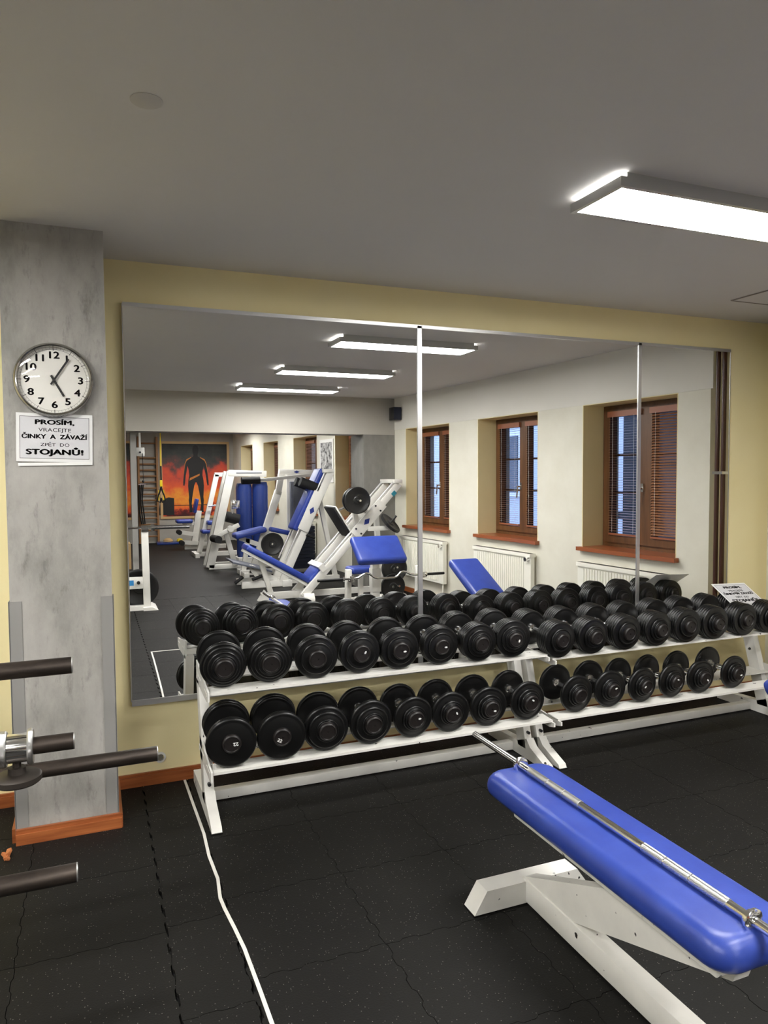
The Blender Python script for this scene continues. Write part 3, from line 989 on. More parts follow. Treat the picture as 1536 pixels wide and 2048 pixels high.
BOT2 = [2.312, 2.528, 2.738, 2.945, 3.158, 3.404]
def zrest(zf, yf, y, r):
    return zf + (y - yf) * SL + 0.006 + r + 0.0008
heavy = lambda n, R0: [(R0, 0.0172)] * n
for i, x in enumerate(TOP1):
    R0 = 0.101 if i < 2 else (0.098 if i < 5 else 0.096)
    if i < 2: pl = [(R0, 0.024), (0.088, 0.017), (0.071, 0.015), (0.056, 0.010)]
    elif i < 4: pl = [(R0, 0.024), (R0, 0.016), (0.074, 0.015)]
    elif i < 6: pl = [(R0, 0.019), (R0, 0.017), (R0 - 0.004, 0.015), (0.068, 0.012)]
    else: pl = heavy(4, R0 - 0.002) + [(0.068, 0.013), (0.052, 0.010)]
    make_dumbbell(x, zrest(0.574, 3.050, 3.237, R0), 3.237, pl, 0.042 if i < 5 else 0.038, '%s dumbbell from the left on the upper shelf of the left rack' % ORD[i], mark=1 if i in (3, 4, 5, 7) else None, roll=random.uniform(-1, 1), yaw=-0.07 + random.uniform(-.02, .02))
for i, x in enumerate(BOT1):
    R0 = 0.1085 if i < 2 else (0.104 if i < 4 else 0.099)
    if i < 2: pl = [(R0 - 0.004, 0.022), (R0, 0.022)]
    elif i < 4: pl = [(R0, 0.024), (0.085 - 0.006 * (i - 2), 0.018), (0.052, 0.008)]
    elif i < 6: pl = [(R0, 0.022), (0.060, 0.014), (0.050, 0.008)]
    else: pl = [(R0, 0.022), (0.066, 0.014), (0.054, 0.012)]
    make_dumbbell(x, zrest(0.250, 3.000, 3.175, R0), 3.175, pl, 0.041, '%s dumbbell from the left on the lower shelf of the left rack' % ORD[i], mark=22 if i < 2 else (1 if i in (4, 5, 6, 7) else None), roll=random.uniform(-1, 1) if i >= 2 else (0.8, 0.0)[i], yaw=-0.05 + random.uniform(-.02, .02))
for i, x in enumerate(TOP2):
    R0 = 0.094
    pl = heavy(5, R0) + [(0.062, 0.013)] + ([(0.05, 0.009)] if i % 2 else [])
    make_dumbbell(x, zrest(0.552, 3.050, 3.237, R0), 3.237, pl, 0.037, '%s dumbbell from the left on the upper shelf of the right rack' % ORD[i], roll=random.uniform(-1, 1))
for i, x in enumerate(BOT2):
    R0 = 0.099 if i < 2 else 0.095
    pl = [(R0, 0.021), (0.060, 0.013), (0.049, 0.010)]
    make_dumbbell(x, zrest(0.250, 3.000, 3.175, R0), 3.175, pl, 0.038, '%s dumbbell from the left on the lower shelf of the right rack' % ORD[i], mark=1 if i != 0 else None, roll=random.uniform(-1, 1))

# second notice lying on the dumbbells
s2 = thing('notice_sheet', (3.72, 3.33, 0.74), 'loose notice sheet lying tilted on top of the right rack dumbbells', 'notice')
xa = Vector((1, 0.02, -0.035)).normalized(); ya = Vector((0.0, 0.20, 0.125)); ya = (ya - xa * ya.dot(xa)).normalized(); za = xa.cross(ya)
M = Matrix((xa, ya, za)).transposed().to_4x4(); M.translation = Vector((3.70, 3.315, 0.752))
notice(s2, M, 0.285, 0.205)

# ------------------------------------------------------------------ flat bench with a bar lying on it
bn = thing('flat_bench', (1.40, 1.7, 0), 'flat bench with long blue pad on a white frame in the foreground', 'bench')
pb = B()
pb.rpad(1.270, 1.545, 1.160, 2.240, 0.358, 0.446, 0.060, 0.040)
pad = part('pad', pb, 'blue_vinyl', bn)
part('pad_support', B().box(1.318, 1.50, 1.225, 2.10, 0.325, 0.362, 0.004), 'worn_steel', bn)
part('base_beam', B().beam((1.40, 2.12, 0.048), (1.40, 0.60, 0.048), 0.062, 0.080, (1, 0, 0), 0.005), 'worn_steel', bn)
part('strut', B().prism([(2.145, 0.070), (2.12, 0.090), (1.578, 0.326), (1.22, 0.326), (1.23, 0.300), (1.86, 0.080), (2.06, 0.065)], 'x', 1.375, 1.425), 'worn_steel', bn)
part('foot', B().prism([(1.166, 0.006), (1.215, 0.082), (1.585, 0.082), (1.64, 0.006)], 'y', 2.10, 2.175), 'worn_steel', bn)
part('foot_pad', B().box(1.165, 1.21, 2.10, 2.175, 0, 0.006), 'black_rubber', bn)
part('foot_pad', B().box(1.595, 1.642, 2.10, 2.175, 0, 0.006), 'black_rubber', bn)
part('foot', B().prism([(1.166, 0.006), (1.215, 0.082), (1.585, 0.082), (1.64, 0.006)], 'y', 0.56, 0.635), 'worn_steel', bn)
b = B()
b.beam((1.30, 1.375, 0.4405), (1.312, 1.382, 0.4415), 0.004, 0.002); b.beam((1.31, 1.366, 0.4405), (1.322, 1.37, 0.442), 0.004, 0.002); b.beam((1.385, 1.175, 0.428), (1.405, 1.180, 0.433), 0.005, 0.003)
part('torn_spots', b, 'paper', pad)
br = thing('straight_bar', (1.403, 1.70, 0.446), 'straight chrome barbell bar lying along the blue foreground bench', 'barbell')
zz = 0.4585
part('shaft', B().cyl((1.403, 0.872, zz), (1.403, 2.524, zz), 0.0125, 20), 'chrome', br)
for y0, y1 in ((1.27, 1.385), (1.39, 1.475), (1.48, 1.56), (1.845, 1.925), (1.93, 2.015), (2.02, 2.13)):
    part('grip', B().cyl((1.403, y0, zz), (1.403, y1, zz), 0.0142, 20), 'knurled_chrome', br)
for y in (1.205, 2.193):
    part('collar', B().lathe([(0.0125, -0.011), (0.024, -0.011), (0.029, -0.007), (0.029, -0.001), (0.021, 0.001), (0.021, 0.009), (0.0125, 0.011)], (1.403, y, zz), (0, 1, 0), 28), 'chrome', br)

# ------------------------------------------------------------------ plate stand at the left edge
st = thing('plate_stand', (-0.72, 2.35, 0), 'weight plate stand with bare dark steel pegs at the left edge', 'plate stand')
part('upright', B().box(-0.76, -0.69, 2.06, 2.62, 0.03, 1.15, 0.006), 'white_steel', st)
part('foot', B().box(-1.05, -0.42, 2.02, 2.10, 0.0, 0.06, 0.006), 'white_steel', st)
part('foot', B().box(-1.05, -0.42, 2.58, 2.66, 0.0, 0.06, 0.006), 'white_steel', st)
def peg(x1, y, z, r=0.0255):
    o = part('peg', B().lathe([(0, -0.62), (r, -0.62), (r, -0.003), (r - 0.002, 0), (0, 0)], (x1, y, z), (1, 0, 0), 28), 'dark_steel', st)
    part('peg_end', B().lathe([(r - 0.001, -0.003), (r + 0.0006, -0.002), (r - 0.001, 0.0008), (0, 0.0008)], (x1, y, z), (1, 0, 0), 28), 'knurled_chrome', o)
peg(-0.071, 2.40, 0.926)
peg(-0.071, 2.40, 0.690)
peg(-0.064, 2.11, 0.421, 0.0255)
peg(0.185, 2.56, 0.553, 0.0250)
part('peg', B().cyl((-0.45, 2.56, 0.553), (-0.75, 2.56, 0.553), 0.0248, 20), 'dark_steel', st)
co = thing('clamp_collar', (-0.225, 2.40, 0.69), 'chrome clamp collar with round screw knob on a steel peg', 'collar')
part('sleeve', B().lathe([(0.0262, -0.03), (0.043, -0.03), (0.0435, 0), (0.043, 0.03), (0.0262, 0.03)], (-0.226, 2.40, 0.690), (1, 0, 0), 36), 'chrome', co)
for xx, n in ((-0.270, 0.026), (-0.193, 0.016)):
    pr = [(0.0262, -n / 2), (0.050, -n / 2), (0.0535, -n / 2 + 0.004), (0.0535, n / 2 - 0.004), (0.050, n / 2), (0.0262, n / 2)]
    part('flange', B().lathe(pr, (xx, 2.40, 0.690), (1, 0, 0), 40), 'knurled_chrome', co)
kn = part('knob', B().lathe([(0, 0), (0.062, 0.0), (0.068, 0.005), (0.068, 0.020), (0.060, 0.025), (0.034, 0.026), (0.026, 0.029), (0.024, 0.047), (0.012, 0.048), (0.012, 0.062), (0, 0.062)], (-0.232, 2.40, 0.585), (0, 0, 1), 40), 'knob_iron', co)

# ------------------------------------------------------------------ small incline bench just outside the right edge
ib = thing('incline_bench', (2.9, 2.15, 0), 'blue incline bench at the right edge, its back seen against the radiator', 'bench')
part('pad', B().beam((2.885, 2.33, 0.535), (2.885, 1.86, 0.775), 0.275, 0.075, (1, 0, 0), 0.03, 5), 'blue_vinyl', ib)
part('pad_support', B().beam((2.885, 2.28, 0.505), (2.885, 1.92, 0.69), 0.10, 0.03, (1, 0, 0), 0.003), 'white_steel', ib)
part('post', B().beam((3.12, 2.10, 0.05), (2.90, 2.10, 0.585), 0.05, 0.05, (0, 1, 0), 0.004), 'white_steel', ib)
part('base_beam', B().box(2.99, 3.6, 2.07, 2.13, 0.008, 0.07, 0.004), 'white_steel', ib)
part('foot', B().prism([(2.10, 0.004), (2.12, 0.07), (2.40, 0.07), (2.455, 0.004)], 'x', 2.945, 3.01), 'white_steel', ib)
part('foot', B().prism([(1.80, 0.004), (1.84, 0.07), (2.40, 0.07), (2.44, 0.004)], 'x', 3.56, 3.62), 'white_steel', ib)
part('seat', B().box(3.15, 3.55, 1.95, 2.25, 0.36, 0.43, 0.03, 4), 'blue_vinyl', ib)
part('post', B().box(3.33, 3.38, 2.075, 2.125, 0.05, 0.365), 'white_steel', ib)

# ------------------------------------------------------------------ weight plates
def plate(c, normal, r, label, th=0.034, group='black weight plates'):
    c = Vector(c)
    pr = [(0.016, -th / 2), (r * 0.28, -th / 2), (r * 0.32, -th * 0.28), (r * 0.80, -th * 0.28), (r * 0.86, -th / 2), (r * 0.97, -th / 2), (r, -th * 0.35), (r, th * 0.35), (r * 0.97, th / 2), (r * 0.86, th / 2), (r * 0.80, th * 0.28), (r * 0.32, th * 0.28), (r * 0.28, th / 2), (0.016, th / 2), (0.016, -th / 2)]
    o = solid('weight_plate', B().lathe(pr, c, normal, 36), 'plate_iron', c)
    return tag(o, label, 'weight plate', group)
W_ = 'white_steel_far'

# ------------------------------------------------------------------ leg press
ya, yb, yc = R(8.45), R(8.84), R(8.645)
lp = thing('leg_press', (2.6, yc, 0), 'white leg press with long blue back pad and black foot plate', 'leg press', 'plate loaded machines')
for y in (ya, yb):
    part('rail', B().beam((2.33, y, 0.045), (3.60, y, 1.40), 0.058, 0.085, (0, 1, 0), 0.004), W_, lp)
    part('guide_rod', B().cyl((2.58, y, 0.405), (3.53, y, 1.42), 0.014, 12), 'aluminium', lp)
part('top_cap', B().beam((3.575, ya + 0.05, 1.43), (3.575, yb - 0.05, 1.43), 0.11, 0.05, (1, 0, 0), 0.004), W_, lp)
part('guide_bracket', B().beam((2.575, ya + 0.04, 0.385), (2.575, yb - 0.04, 0.385), 0.07, 0.09, (1, 0, 0.8)), W_, lp)
part('foot_bar', B().prism([(R(8.36), 0), (R(8.36), 0.03), (R(8.40), 0.085), (R(8.90) + 0.01, 0.085), (R(8.90) + 0.01, 0)], 'x', 2.33, 2.46), W_, lp)
part('base_beam', B().beam((1.86, yc, 0.05), (2.40, yc, 0.05), 0.06, 0.085, (0, 1, 0), 0.003), W_, lp)
part('front_foot', B().prism([(1.82, 0), (1.905, 0.125), (1.99, 0)], 'y', yc - 0.04, yc + 0.04), W_, lp)
part('front_leg', B().beam((1.86, yc, 0.50), (2.00, yc, 0.03), 0.05, 0.06, (0, 1, 0), 0.003), W_, lp)
part('back_pad', B().beam((1.672, yc, 0.668), (2.436, yc, 0.225), 0.34, 0.075, (0, 1, 0), 0.025, 4), 'blue_vinyl', lp)
part('pad_frame', B().beam((1.66, yc, 0.615), (2.42, yc, 0.165), 0.28, 0.035, (0, 1, 0), 0.004), W_, lp)
part('seat_pad', B().beam((2.43, yc, 0.215), (2.60, yc, 0.40), 0.36, 0.07, (0, 1, 0), 0.025, 4), 'blue_vinyl', lp)
dx = Vector((1.27, 0, 1.355)).normalized()
up = Vector((-dx.z, 0, dx.x))
for y, s in ((ya, 1), (yb, -1)):
    c0 = Vector((2.985, y + s * 0.045, 0.765)); c1 = Vector((3.36, y + s * 0.045, 1.165))
    cr = part('carriage_side', B().beam(c0, c1, 0.022, 0.15, (0, 1, 0), 0.003), W_, lp)
    if s > 0:
        cm = (c0 + c1) / 2 + Vector((0, 0.013, 0)) - dx * 0.04
        b = B(); b.prism([(cm.x + dx.x * a + up.x * h, cm.z + dx.z * a + up.z * h) for a, h in ((-0.055, 0), (0, 0.035), (0.055, 0), (0, -0.035))], 'y', cm.y, cm.y + 0.002)
        part('logo', b, 'logo_blue', cr)
        b = B()
        for a in (-0.20, 0.18):
            for h in (-0.045, 0.045):
                q = cm + dx * (a + 0.04) + up * h
                b.cyl(q, q + Vector((0, 0.008, 0)), 0.012, 10)
        part('bolts', b, 'black_plastic', cr)
part('foot_plate', B().beam((2.735, yc, 1.115), (2.965, yc, 0.745), 0.40, 0.022, (0, 1, 0), 0.003), 'black_foam', lp)
part('foot_plate_frame', B().beam((2.757, yc, 1.128), (2.987, yc, 0.758), 0.41, 0.020, (0, 1, 0), 0.003), W_, lp)
part('plate_arm', B().beam((3.02, ya + 0.02, 0.88), (2.985, ya + 0.02, 1.20), 0.05, 0.06, (0, 1, 0), 0.003), W_, lp)
part('plate_arm', B().beam((3.02, ya + 0.02, 1.16), (3.20, ya + 0.02, 1.02), 0.04, 0.05, (0, 1, 0), 0.003), W_, lp)
part('peg', B().cyl((2.972, ya, 1.205), (2.972, R(8.14), 1.205), 0.014, 14), 'chrome', lp)
part('handle', B().cyl((2.80, ya + 0.02, 1.09), (2.86, ya + 0.06, 1.12), 0.016, 12), 'chrome', lp)
part('storage_arm', B().beam((3.16, ya + 0.05, 0.845), (3.45, ya + 0.05, 0.845), 0.05, 0.055, (0, 1, 0), 0.003), W_, lp)
part('storage_peg', B().cyl((3.40, ya + 0.05, 0.835), (3.53, ya + 0.09, 1.00), 0.014, 12), 'plate_iron', lp)
part('rear_brace', B().beam((3.42, yc, 0.06), (3.36, yc, 1.11), 0.06, 0.06, (0, 1, 0)), W_, lp)
part('cross_brace', B().beam((2.50, yc, 0.05), (3.45, yc, 0.05), 0.06, 0.07, (0, 1, 0)), W_, lp)
part('sticker', B().beam((3.50, ya + 0.032, 1.255), (3.545, ya + 0.032, 1.30), 0.002, 0.05, (0, 1, 0)), 'teal_tag', lp)
plate((2.972, R(8.25), 1.205), (0, 1, 0), 0.165, 'black weight plate in front on the leg press peg, facing the mirror')
plate((2.972, R(8.35), 1.205), (0, 1, 0), 0.160, 'black weight plate tucked behind the front one on the leg press')
plate((3.455, ya + 0.068, 0.905), (0.13, 0.11, 0.165), 0.155, 'black weight plate tilted on the storage peg of the leg press')

# ------------------------------------------------------------------ hack squat
ya, yb, yc = R(9.65), R(10.02), R(9.835)
hs = thing('hack_squat', (2.4, yc, 0), 'white hack squat machine with upright blue back pad and shoulder rollers', 'hack squat', 'plate loaded machines')
for y in (ya, yb):
    part('rail', B().beam((2.37, y, 0.05), (3.075, y, 1.55), 0.062, 0.10, (0, 1, 0), 0.004), W_, hs)
    part('guide_rod', B().cyl((2.42, y, 0.35), (2.99, y, 1.54), 0.013, 12), 'aluminium', hs)
part('top_cap', B().beam((3.045, ya + 0.05, 1.575), (3.045, yb - 0.05, 1.575), 0.16, 0.05, (1, 0, 0), 0.004), W_, hs)
part('back_pad', B().beam((2.575, yc, 0.76), (2.985, yc, 1.60), 0.32, 0.085, (0, 1, 0), 0.03, 4), 'blue_vinyl', hs)
for s in (-1, 1):
    part('shoulder_roller', B().cyl((2.93, yc + s * 0.13, 1.33), (2.66, yc + s * 0.13, 1.43), 0.066, 20), 'black_foam', hs)
part('carriage_side', B().beam((2.66, ya + 0.045, 0.76), (2.905, ya + 0.045, 1.28), 0.022, 0.15, (0, 1, 0), 0.003), W_, hs)
d2 = Vector((0.245, 0, 0.52)).normalized(); u2 = Vector((-d2.z, 0, d2.x))
cm = Vector((2.79, ya + 0.058, 1.03))
part('logo', B().prism([(cm.x + d2.x * a + u2.x * h, cm.z + d2.z * a + u2.z * h) for a, h in ((-0.055, 0), (0, 0.035), (0.055, 0), (0, -0.035))], 'y', cm.y, cm.y + 0.002), 'logo_blue', hs)
part('foot_plate', B().beam((1.69, yc, 0.372), (2.22, yc, 0.222), 0.56, 0.024, (0, 1, 0), 0.004), 'grey_stack', hs)
part('base_beam', B().beam((1.82, ya, 0.05), (2.46, ya, 0.05), 0.06, 0.09, (0, 1, 0), 0.003), W_, hs)
part('base_beam', B().beam((1.82, yb, 0.05), (2.46, yb, 0.05), 0.06, 0.09, (0, 1, 0), 0.003), W_, hs)
part('foot_bar', B().box(2.37, 2.50, yb - 0.06, ya + 0.06, 0, 0.085, 0.004), W_, hs)
part('strut', B().beam((2.10, ya, 0.06), (1.92, ya, 0.31), 0.04, 0.05, (0, 1, 0)), W_, hs)
part('strut', B().beam((1.95, ya, 0.30), (2.30, ya, 0.10), 0.04, 0.05, (0, 1, 0)), W_, hs)
part('grip', B().cyl((1.72, ya + 0.06, 0.09), (1.83, ya + 0.06, 0.17), 0.022, 12), 'black_foam', hs)
part('grip', B().cyl((1.95, ya + 0.06, 0.125), (2.12, ya + 0.06, 0.18), 0.022, 12), 'black_foam', hs)
part('cross_brace', B().beam((2.46, yc, 0.05), (3.25, yc, 0.05), 0.07, 0.08, (0, 1, 0)), W_, hs)
part('rear_brace', B().beam((3.20, yc, 0.06), (2.95, yc, 1.28), 0.06, 0.06, (0, 1, 0)), W_, hs)
part('safety_lever', B().cyl((2.70, ya + 0.08, 0.70), (2.82, ya + 0.08, 0.655), 0.02, 12), 'black_plastic', hs)
plate((2.385, R(10.25), 0.53), (0, 1, 0), 0.165, 'black weight plate on the white post behind the blue leg press pad')

# ------------------------------------------------------------------ machine with roller arm
yc = R(11.0)
m4 = thing('seated_machine', (2.5, yc, 0), 'white seated machine with top beam and black roller arm behind the hack squat', 'exercise machine', 'weight stack machines')
part('post', B().beam((2.235, yc, 0.02), (2.665, yc, 1.28), 0.07, 0.11, (0, 1, 0), 0.004), W_, m4)
part('upper_post', B().beam((2.655, yc, 1.22), (2.725, yc, 1.60), 0.07, 0.09, (0, 1, 0), 0.004), W_, m4)
part('top_beam', B().beam((2.68, yc, 1.575), (3.30, yc, 1.555), 0.08, 0.085, (0, 1, 0), 0.004), W_, m4)
part('logo', B().prism([(2.90, 1.570), (2.95, 1.592), (3.0, 1.570), (2.95, 1.548)], 'y', yc + 0.040, yc + 0.042), 'logo_blue', m4)
part('arm', B().beam((2.34, yc + 0.09, 1.445), (3.20, yc + 0.09, 1.525), 0.045, 0.05, (0, 1, 0), 0.003), W_, m4)
part('roller', B().cyl((2.08, yc + 0.09, 1.442), (2.36, yc + 0.09, 1.448), 0.055, 20), 'black_foam', m4)
part('seat_pad', B().beam((1.965, yc, 0.60), (2.44, yc, 0.70), 0.36, 0.08, (0, 1, 0), 0.03, 4), 'blue_vinyl', m4)
part('back_pad', B().beam((2.50, yc, 0.70), (2.87, yc, 0.61), 0.36, 0.07, (0, 1, 0), 0.025, 4), 'blue_vinyl', m4)
part('seat_frame', B().beam((2.06, yc, 0.57), (2.50, yc, 0.40), 0.06, 0.07, (0, 1, 0), 0.003), W_, m4)
part('leg', B().beam((2.10, yc, 0.03), (2.18, yc, 0.56), 0.06, 0.07, (0, 1, 0), 0.003), W_, m4)
part('base_beam', B().beam((2.05, yc, 0.04), (3.15, yc, 0.04), 0.07, 0.08, (0, 1, 0), 0.003), W_, m4)
part('foot_bar', B().box(2.06, 2.14, yc - 0.3, yc + 0.3, 0, 0.07, 0.004), W_, m4)
part('stack_shroud', B().box(2.88, 3.10, yc - 0.16, yc + 0.06, 0.62, 1.42, 0.01), 'grey_stack', m4)
part('stack_frame', B().box(2.84, 3.14, yc - 0.18, yc - 0.14, 0.05, 1.53), W_, m4)
sk = B()
for k in range(12):
    sk.box(2.80, 3.14, R(10.72) - 0.08, R(10.72) + 0.08, 0.10 + k * 0.054, 0.148 + k * 0.054)
part('weight_stack', sk, 'navy_stack', m4)

# ------------------------------------------------------------------ tower with blue shrouds
yc = R(12.0)
m3 = thing('pulley_tower', (2.1, yc, 0), 'white leaning frame machine with two glossy blue weight stack covers', 'exercise machine', 'weight stack machines')
for y in (yc + 0.10, yc - 0.22):
    part('post', B().beam((1.735, y, 0.03), (2.10, y, 1.585), 0.07, 0.13, (0, 1, 0), 0.004), W_, m3)
part('top_beam', B().beam((2.05, yc + 0.10, 1.565), (2.68, yc + 0.10, 1.545), 0.08, 0.10, (0, 1, 0), 0.004), W_, m3)
part('logo_strip', B().box(2.18, 2.60, yc + 0.141, yc + 0.143, 1.555, 1.570), 'grey_stack', m3)
for xx, zt in ((2.345, 1.40), (2.615, 1.42)):
    part('stack_cover', B().lathe([(0, 0.16), (0.12, 0.16), (0.132, 0.20), (0.132, zt - 0.08), (0.115, zt - 0.01), (0, zt)], (xx, yc - 0.10, 0), (0, 0, 1), 24), 'blue_shroud', m3)
part('base_rail', B().beam((1.72, yc + 0.10, 0.04), (2.72, yc + 0.10, 0.04), 0.07, 0.075, (0, 1, 0), 0.003), W_, m3)
part('base_rail', B().beam((1.72, yc - 0.22, 0.04), (2.72, yc - 0.22, 0.04), 0.07, 0.075, (0, 1, 0), 0.003), W_, m3)
part('stack_floor', B().box(2.2, 2.75, yc - 0.26, yc + 0.14, 0.075, 0.165), W_, m3)
part('strut', B().beam((1.98, yc + 0.13, 0.64), (2.14, yc + 0.13, 0.05), 0.05, 0.08, (0, 1, 0), 0.003), W_, m3)
part('lever', B().beam((1.80, yc + 0.19, 0.53), (2.20, yc + 0.19, 0.72), 0.05, 0.07, (0, 1, 0), 0.003), W_, m3)
part('pivot', B().cyl((2.06, yc + 0.15, 0.66), (2.06, yc + 0.25, 0.66), 0.05, 18), W_, m3)
part('roller', B().cyl((1.79, yc + 0.14, 0.51), (1.83, yc + 0.44, 0.51), 0.06, 18), 'black_foam', m3)
part('knee_pad', B().cyl((2.00, yc + 0.13, 0.86), (2.21, yc + 0.13, 0.80), 0.088, 20), 'black_foam', m3)
part('pulley_block', B().box(2.08, 2.22, yc + 0.14, yc + 0.20, 0.98, 1.12, 0.01), 'chrome', m3)
part('pulley_rod', B().cyl((2.10, yc + 0.17, 0.88), (2.10, yc + 0.17, 1.02), 0.012, 10), 'chrome', m3)

# ------------------------------------------------------------------ two smaller machines farther back
yc = R(14.0)
m2 = thing('row_machine', (2.1, yc, 0), 'small white leaning frame machine with two blue pads before the mural', 'exercise machine', 'weight stack machines')
part('post', B().beam((1.84, yc, 0.05), (2.20, yc, 1.55), 0.08, 0.09, (0, 1, 0), 0.004), W_, m2)
part('post', B().beam((2.10, yc - 0.1, 0.05), (2.36, yc - 0.1, 1.2), 0.08, 0.08, (0, 1, 0), 0.004), W_, m2)
part('top_beam', B().beam((2.16, yc, 1.545), (2.80, yc, 1.545), 0.08, 0.08, (0, 1, 0), 0.004), W_, m2)
part('seat_pad', B().box(1.88, 2.16, yc - 0.1, yc + 0.22, 0.44, 0.51, 0.025, 3), 'blue_vinyl', m2)
part('upper_pad', B().box(1.98, 2.20, yc + 0.0, yc + 0.25, 0.60, 0.68, 0.025, 3), 'blue_vinyl', m2)
part('back_pad', B().beam((2.28, yc, 1.02), (2.40, yc, 1.38), 0.25, 0.07, (0, 1, 0), 0.02, 3), 'blue_vinyl', m2)
part('base_beam', B().box(1.74, 2.8, yc - 0.04, yc + 0.04, 0, 0.08), W_, m2)
part('seat_post', B().box(2.00, 2.06, yc - 0.03, yc + 0.03, 0.07, 0.45), W_, m2)
part('foot_bar', B().box(1.74, 1.82, yc - 0.3, yc + 0.3, 0.0, 0.075), W_, m2)
part('handle', B().cyl((2.02, yc + 0.1, 0.95), (2.30, yc + 0.1, 0.98), 0.015, 10), 'chrome', m2)
yc = R(15.5)
m1 = thing('leg_curl_machine', (1.9, yc, 0), 'farthest white machine with oval blue seat and black foot rollers', 'exercise machine', 'weight stack machines')
part('seat_pad', B().box(1.585, 1.915, yc - 0.15, yc + 0.15, 0.55, 0.625, 0.03, 3), 'blue_vinyl', m1)
part('back_pad', B().beam((1.96, yc, 0.76), (2.02, yc, 1.05), 0.28, 0.06, (0, 1, 0), 0.02, 3), 'blue_vinyl', m1)
part('post', B().beam((1.94, yc, 0.05), (2.05, yc, 0.80), 0.10, 0.12, (0, 1, 0), 0.004), W_, m1)
part('seat_beam', B().beam((1.72, yc, 0.52), (2.02, yc, 0.54), 0.06, 0.06, (0, 1, 0)), W_, m1)
part('arm', B().beam((1.64, yc + 0.05, 0.37), (2.00, yc + 0.05, 0.30), 0.05, 0.08, (0, 1, 0)), W_, m1)
part('arm', B().beam((1.66, yc + 0.1, 0.16), (2.30, yc + 0.1, 0.10), 0.05, 0.08, (0, 1, 0)), W_, m1)
part('roller', B().cyl((1.63, yc + 0.02, 0.37), (1.63, yc + 0.26, 0.37), 0.05, 16), 'black_foam', m1)
part('roller', B().cyl((1.68, yc + 0.02, 0.15), (1.68, yc + 0.26, 0.15), 0.05, 16), 'black_foam', m1)
part('base_beam', B().box(1.75, 2.6, yc - 0.04, yc + 0.04, 0, 0.08), W_, m1)

# ------------------------------------------------------------------ preacher bench and curl bar
pr_ = thing('preacher_bench', (2.88, R(7.5), 0), 'white preacher curl bench with broad blue arm pad', 'preacher bench')
part('arm_pad', B().beam((2.835, R(7.07), 0.585), (2.835, R(7.37), 0.825), 0.555, 0.09, (1, 0, 0), 0.035, 5), 'blue_vinyl', pr_)
part('pad_support', B().beam((2.835, R(7.17), 0.61), (2.835, R(7.42), 0.795), 0.30, 0.03, (1, 0, 0)), W_, pr_)
part('post', B().box(2.84, 2.925, R(7.49), R(7.41), 0.04, 0.77, 0.004), W_, pr_)
part('post_sleeve', B().box(2.832, 2.937, R(7.50), R(7.40), 0.22, 0.48, 0.004), W_, pr_)
part('base_beam', B().box(2.855, 2.91, R(8.06), R(7.40), 0.01, 0.07, 0.004), W_, pr_)
part('foot', B().box(2.62, 3.14, R(7.49), R(7.41), 0.0, 0.06, 0.004), W_, pr_)
part('foot', B().box(2.72, 3.06, R(8.08), R(8.01), 0.0, 0.06, 0.004), W_, pr_)
part('seat', B().box(2.735, 3.05, R(8.06), R(7.78), 0.37, 0.445, 0.03, 4), 'blue_vinyl', pr_)
part('seat_post', B().box(2.86, 2.91, R(7.95), R(7.90), 0.06, 0.38), W_, pr_)
for xx in (2.41, 3.20):
    part('bar_holder', B().beam((xx, R(7.02), 0.02), (xx, R(6.98), 0.545), 0.055, 0.06, (1, 0, 0), 0.003), W_, pr_)
    part('hook', B().box(xx - 0.02, xx + 0.02, R(6.97), R(6.86), 0.428, 0.444).box(xx - 0.02, xx + 0.02, R(6.875), R(6.86), 0.44, 0.49), 'chrome', pr_)
part('holder_foot', B().box(2.36, 3.25, R(7.05), R(6.98), 0.0, 0.05, 0.004), W_, pr_)
part('holder_beam', B().box(2.855, 2.91, R(7.42), R(7.03), 0.005, 0.05), W_, pr_)
yv = R(6.9)
zb = 0.459
ez = thing('curl_bar', (2.76, yv, zb), 'chrome curl bar with wavy grip resting before the preacher bench', 'barbell')
def wav(xs):
    return [(x, yv, zb + z) for x, z in xs]
part('shaft', B().tube(wav([(2.30, 0.0), (2.44, 0.0), (2.49, 0.006), (2.54, 0.034), (2.575, 0.046), (2.61, 0.040), (2.66, 0.0), (2.70, -0.012), (2.80, -0.016), (2.88, -0.016), (2.92, -0.002), (2.955, 0.034), (2.985, 0.044), (3.02, 0.036), (3.07, 0.010), (3.11, 0.002), (3.25, 0.0)]), 0.0125, 12), 'chrome', ez)
part('sleeve', B().cyl((2.056, yv, zb), (2.32, yv, zb), 0.0140, 14), 'plate_iron', ez)
part('sleeve', B().cyl((3.24, yv, zb), (3.461, yv, zb), 0.0140, 14), 'plate_iron', ez)
part('collar', B().cyl((2.318, yv, zb), (2.336, yv, zb), 0.026, 18), 'chrome', ez)
part('collar', B().cyl((3.235, yv, zb), (3.253, yv, zb), 0.026, 18), 'chrome', ez)
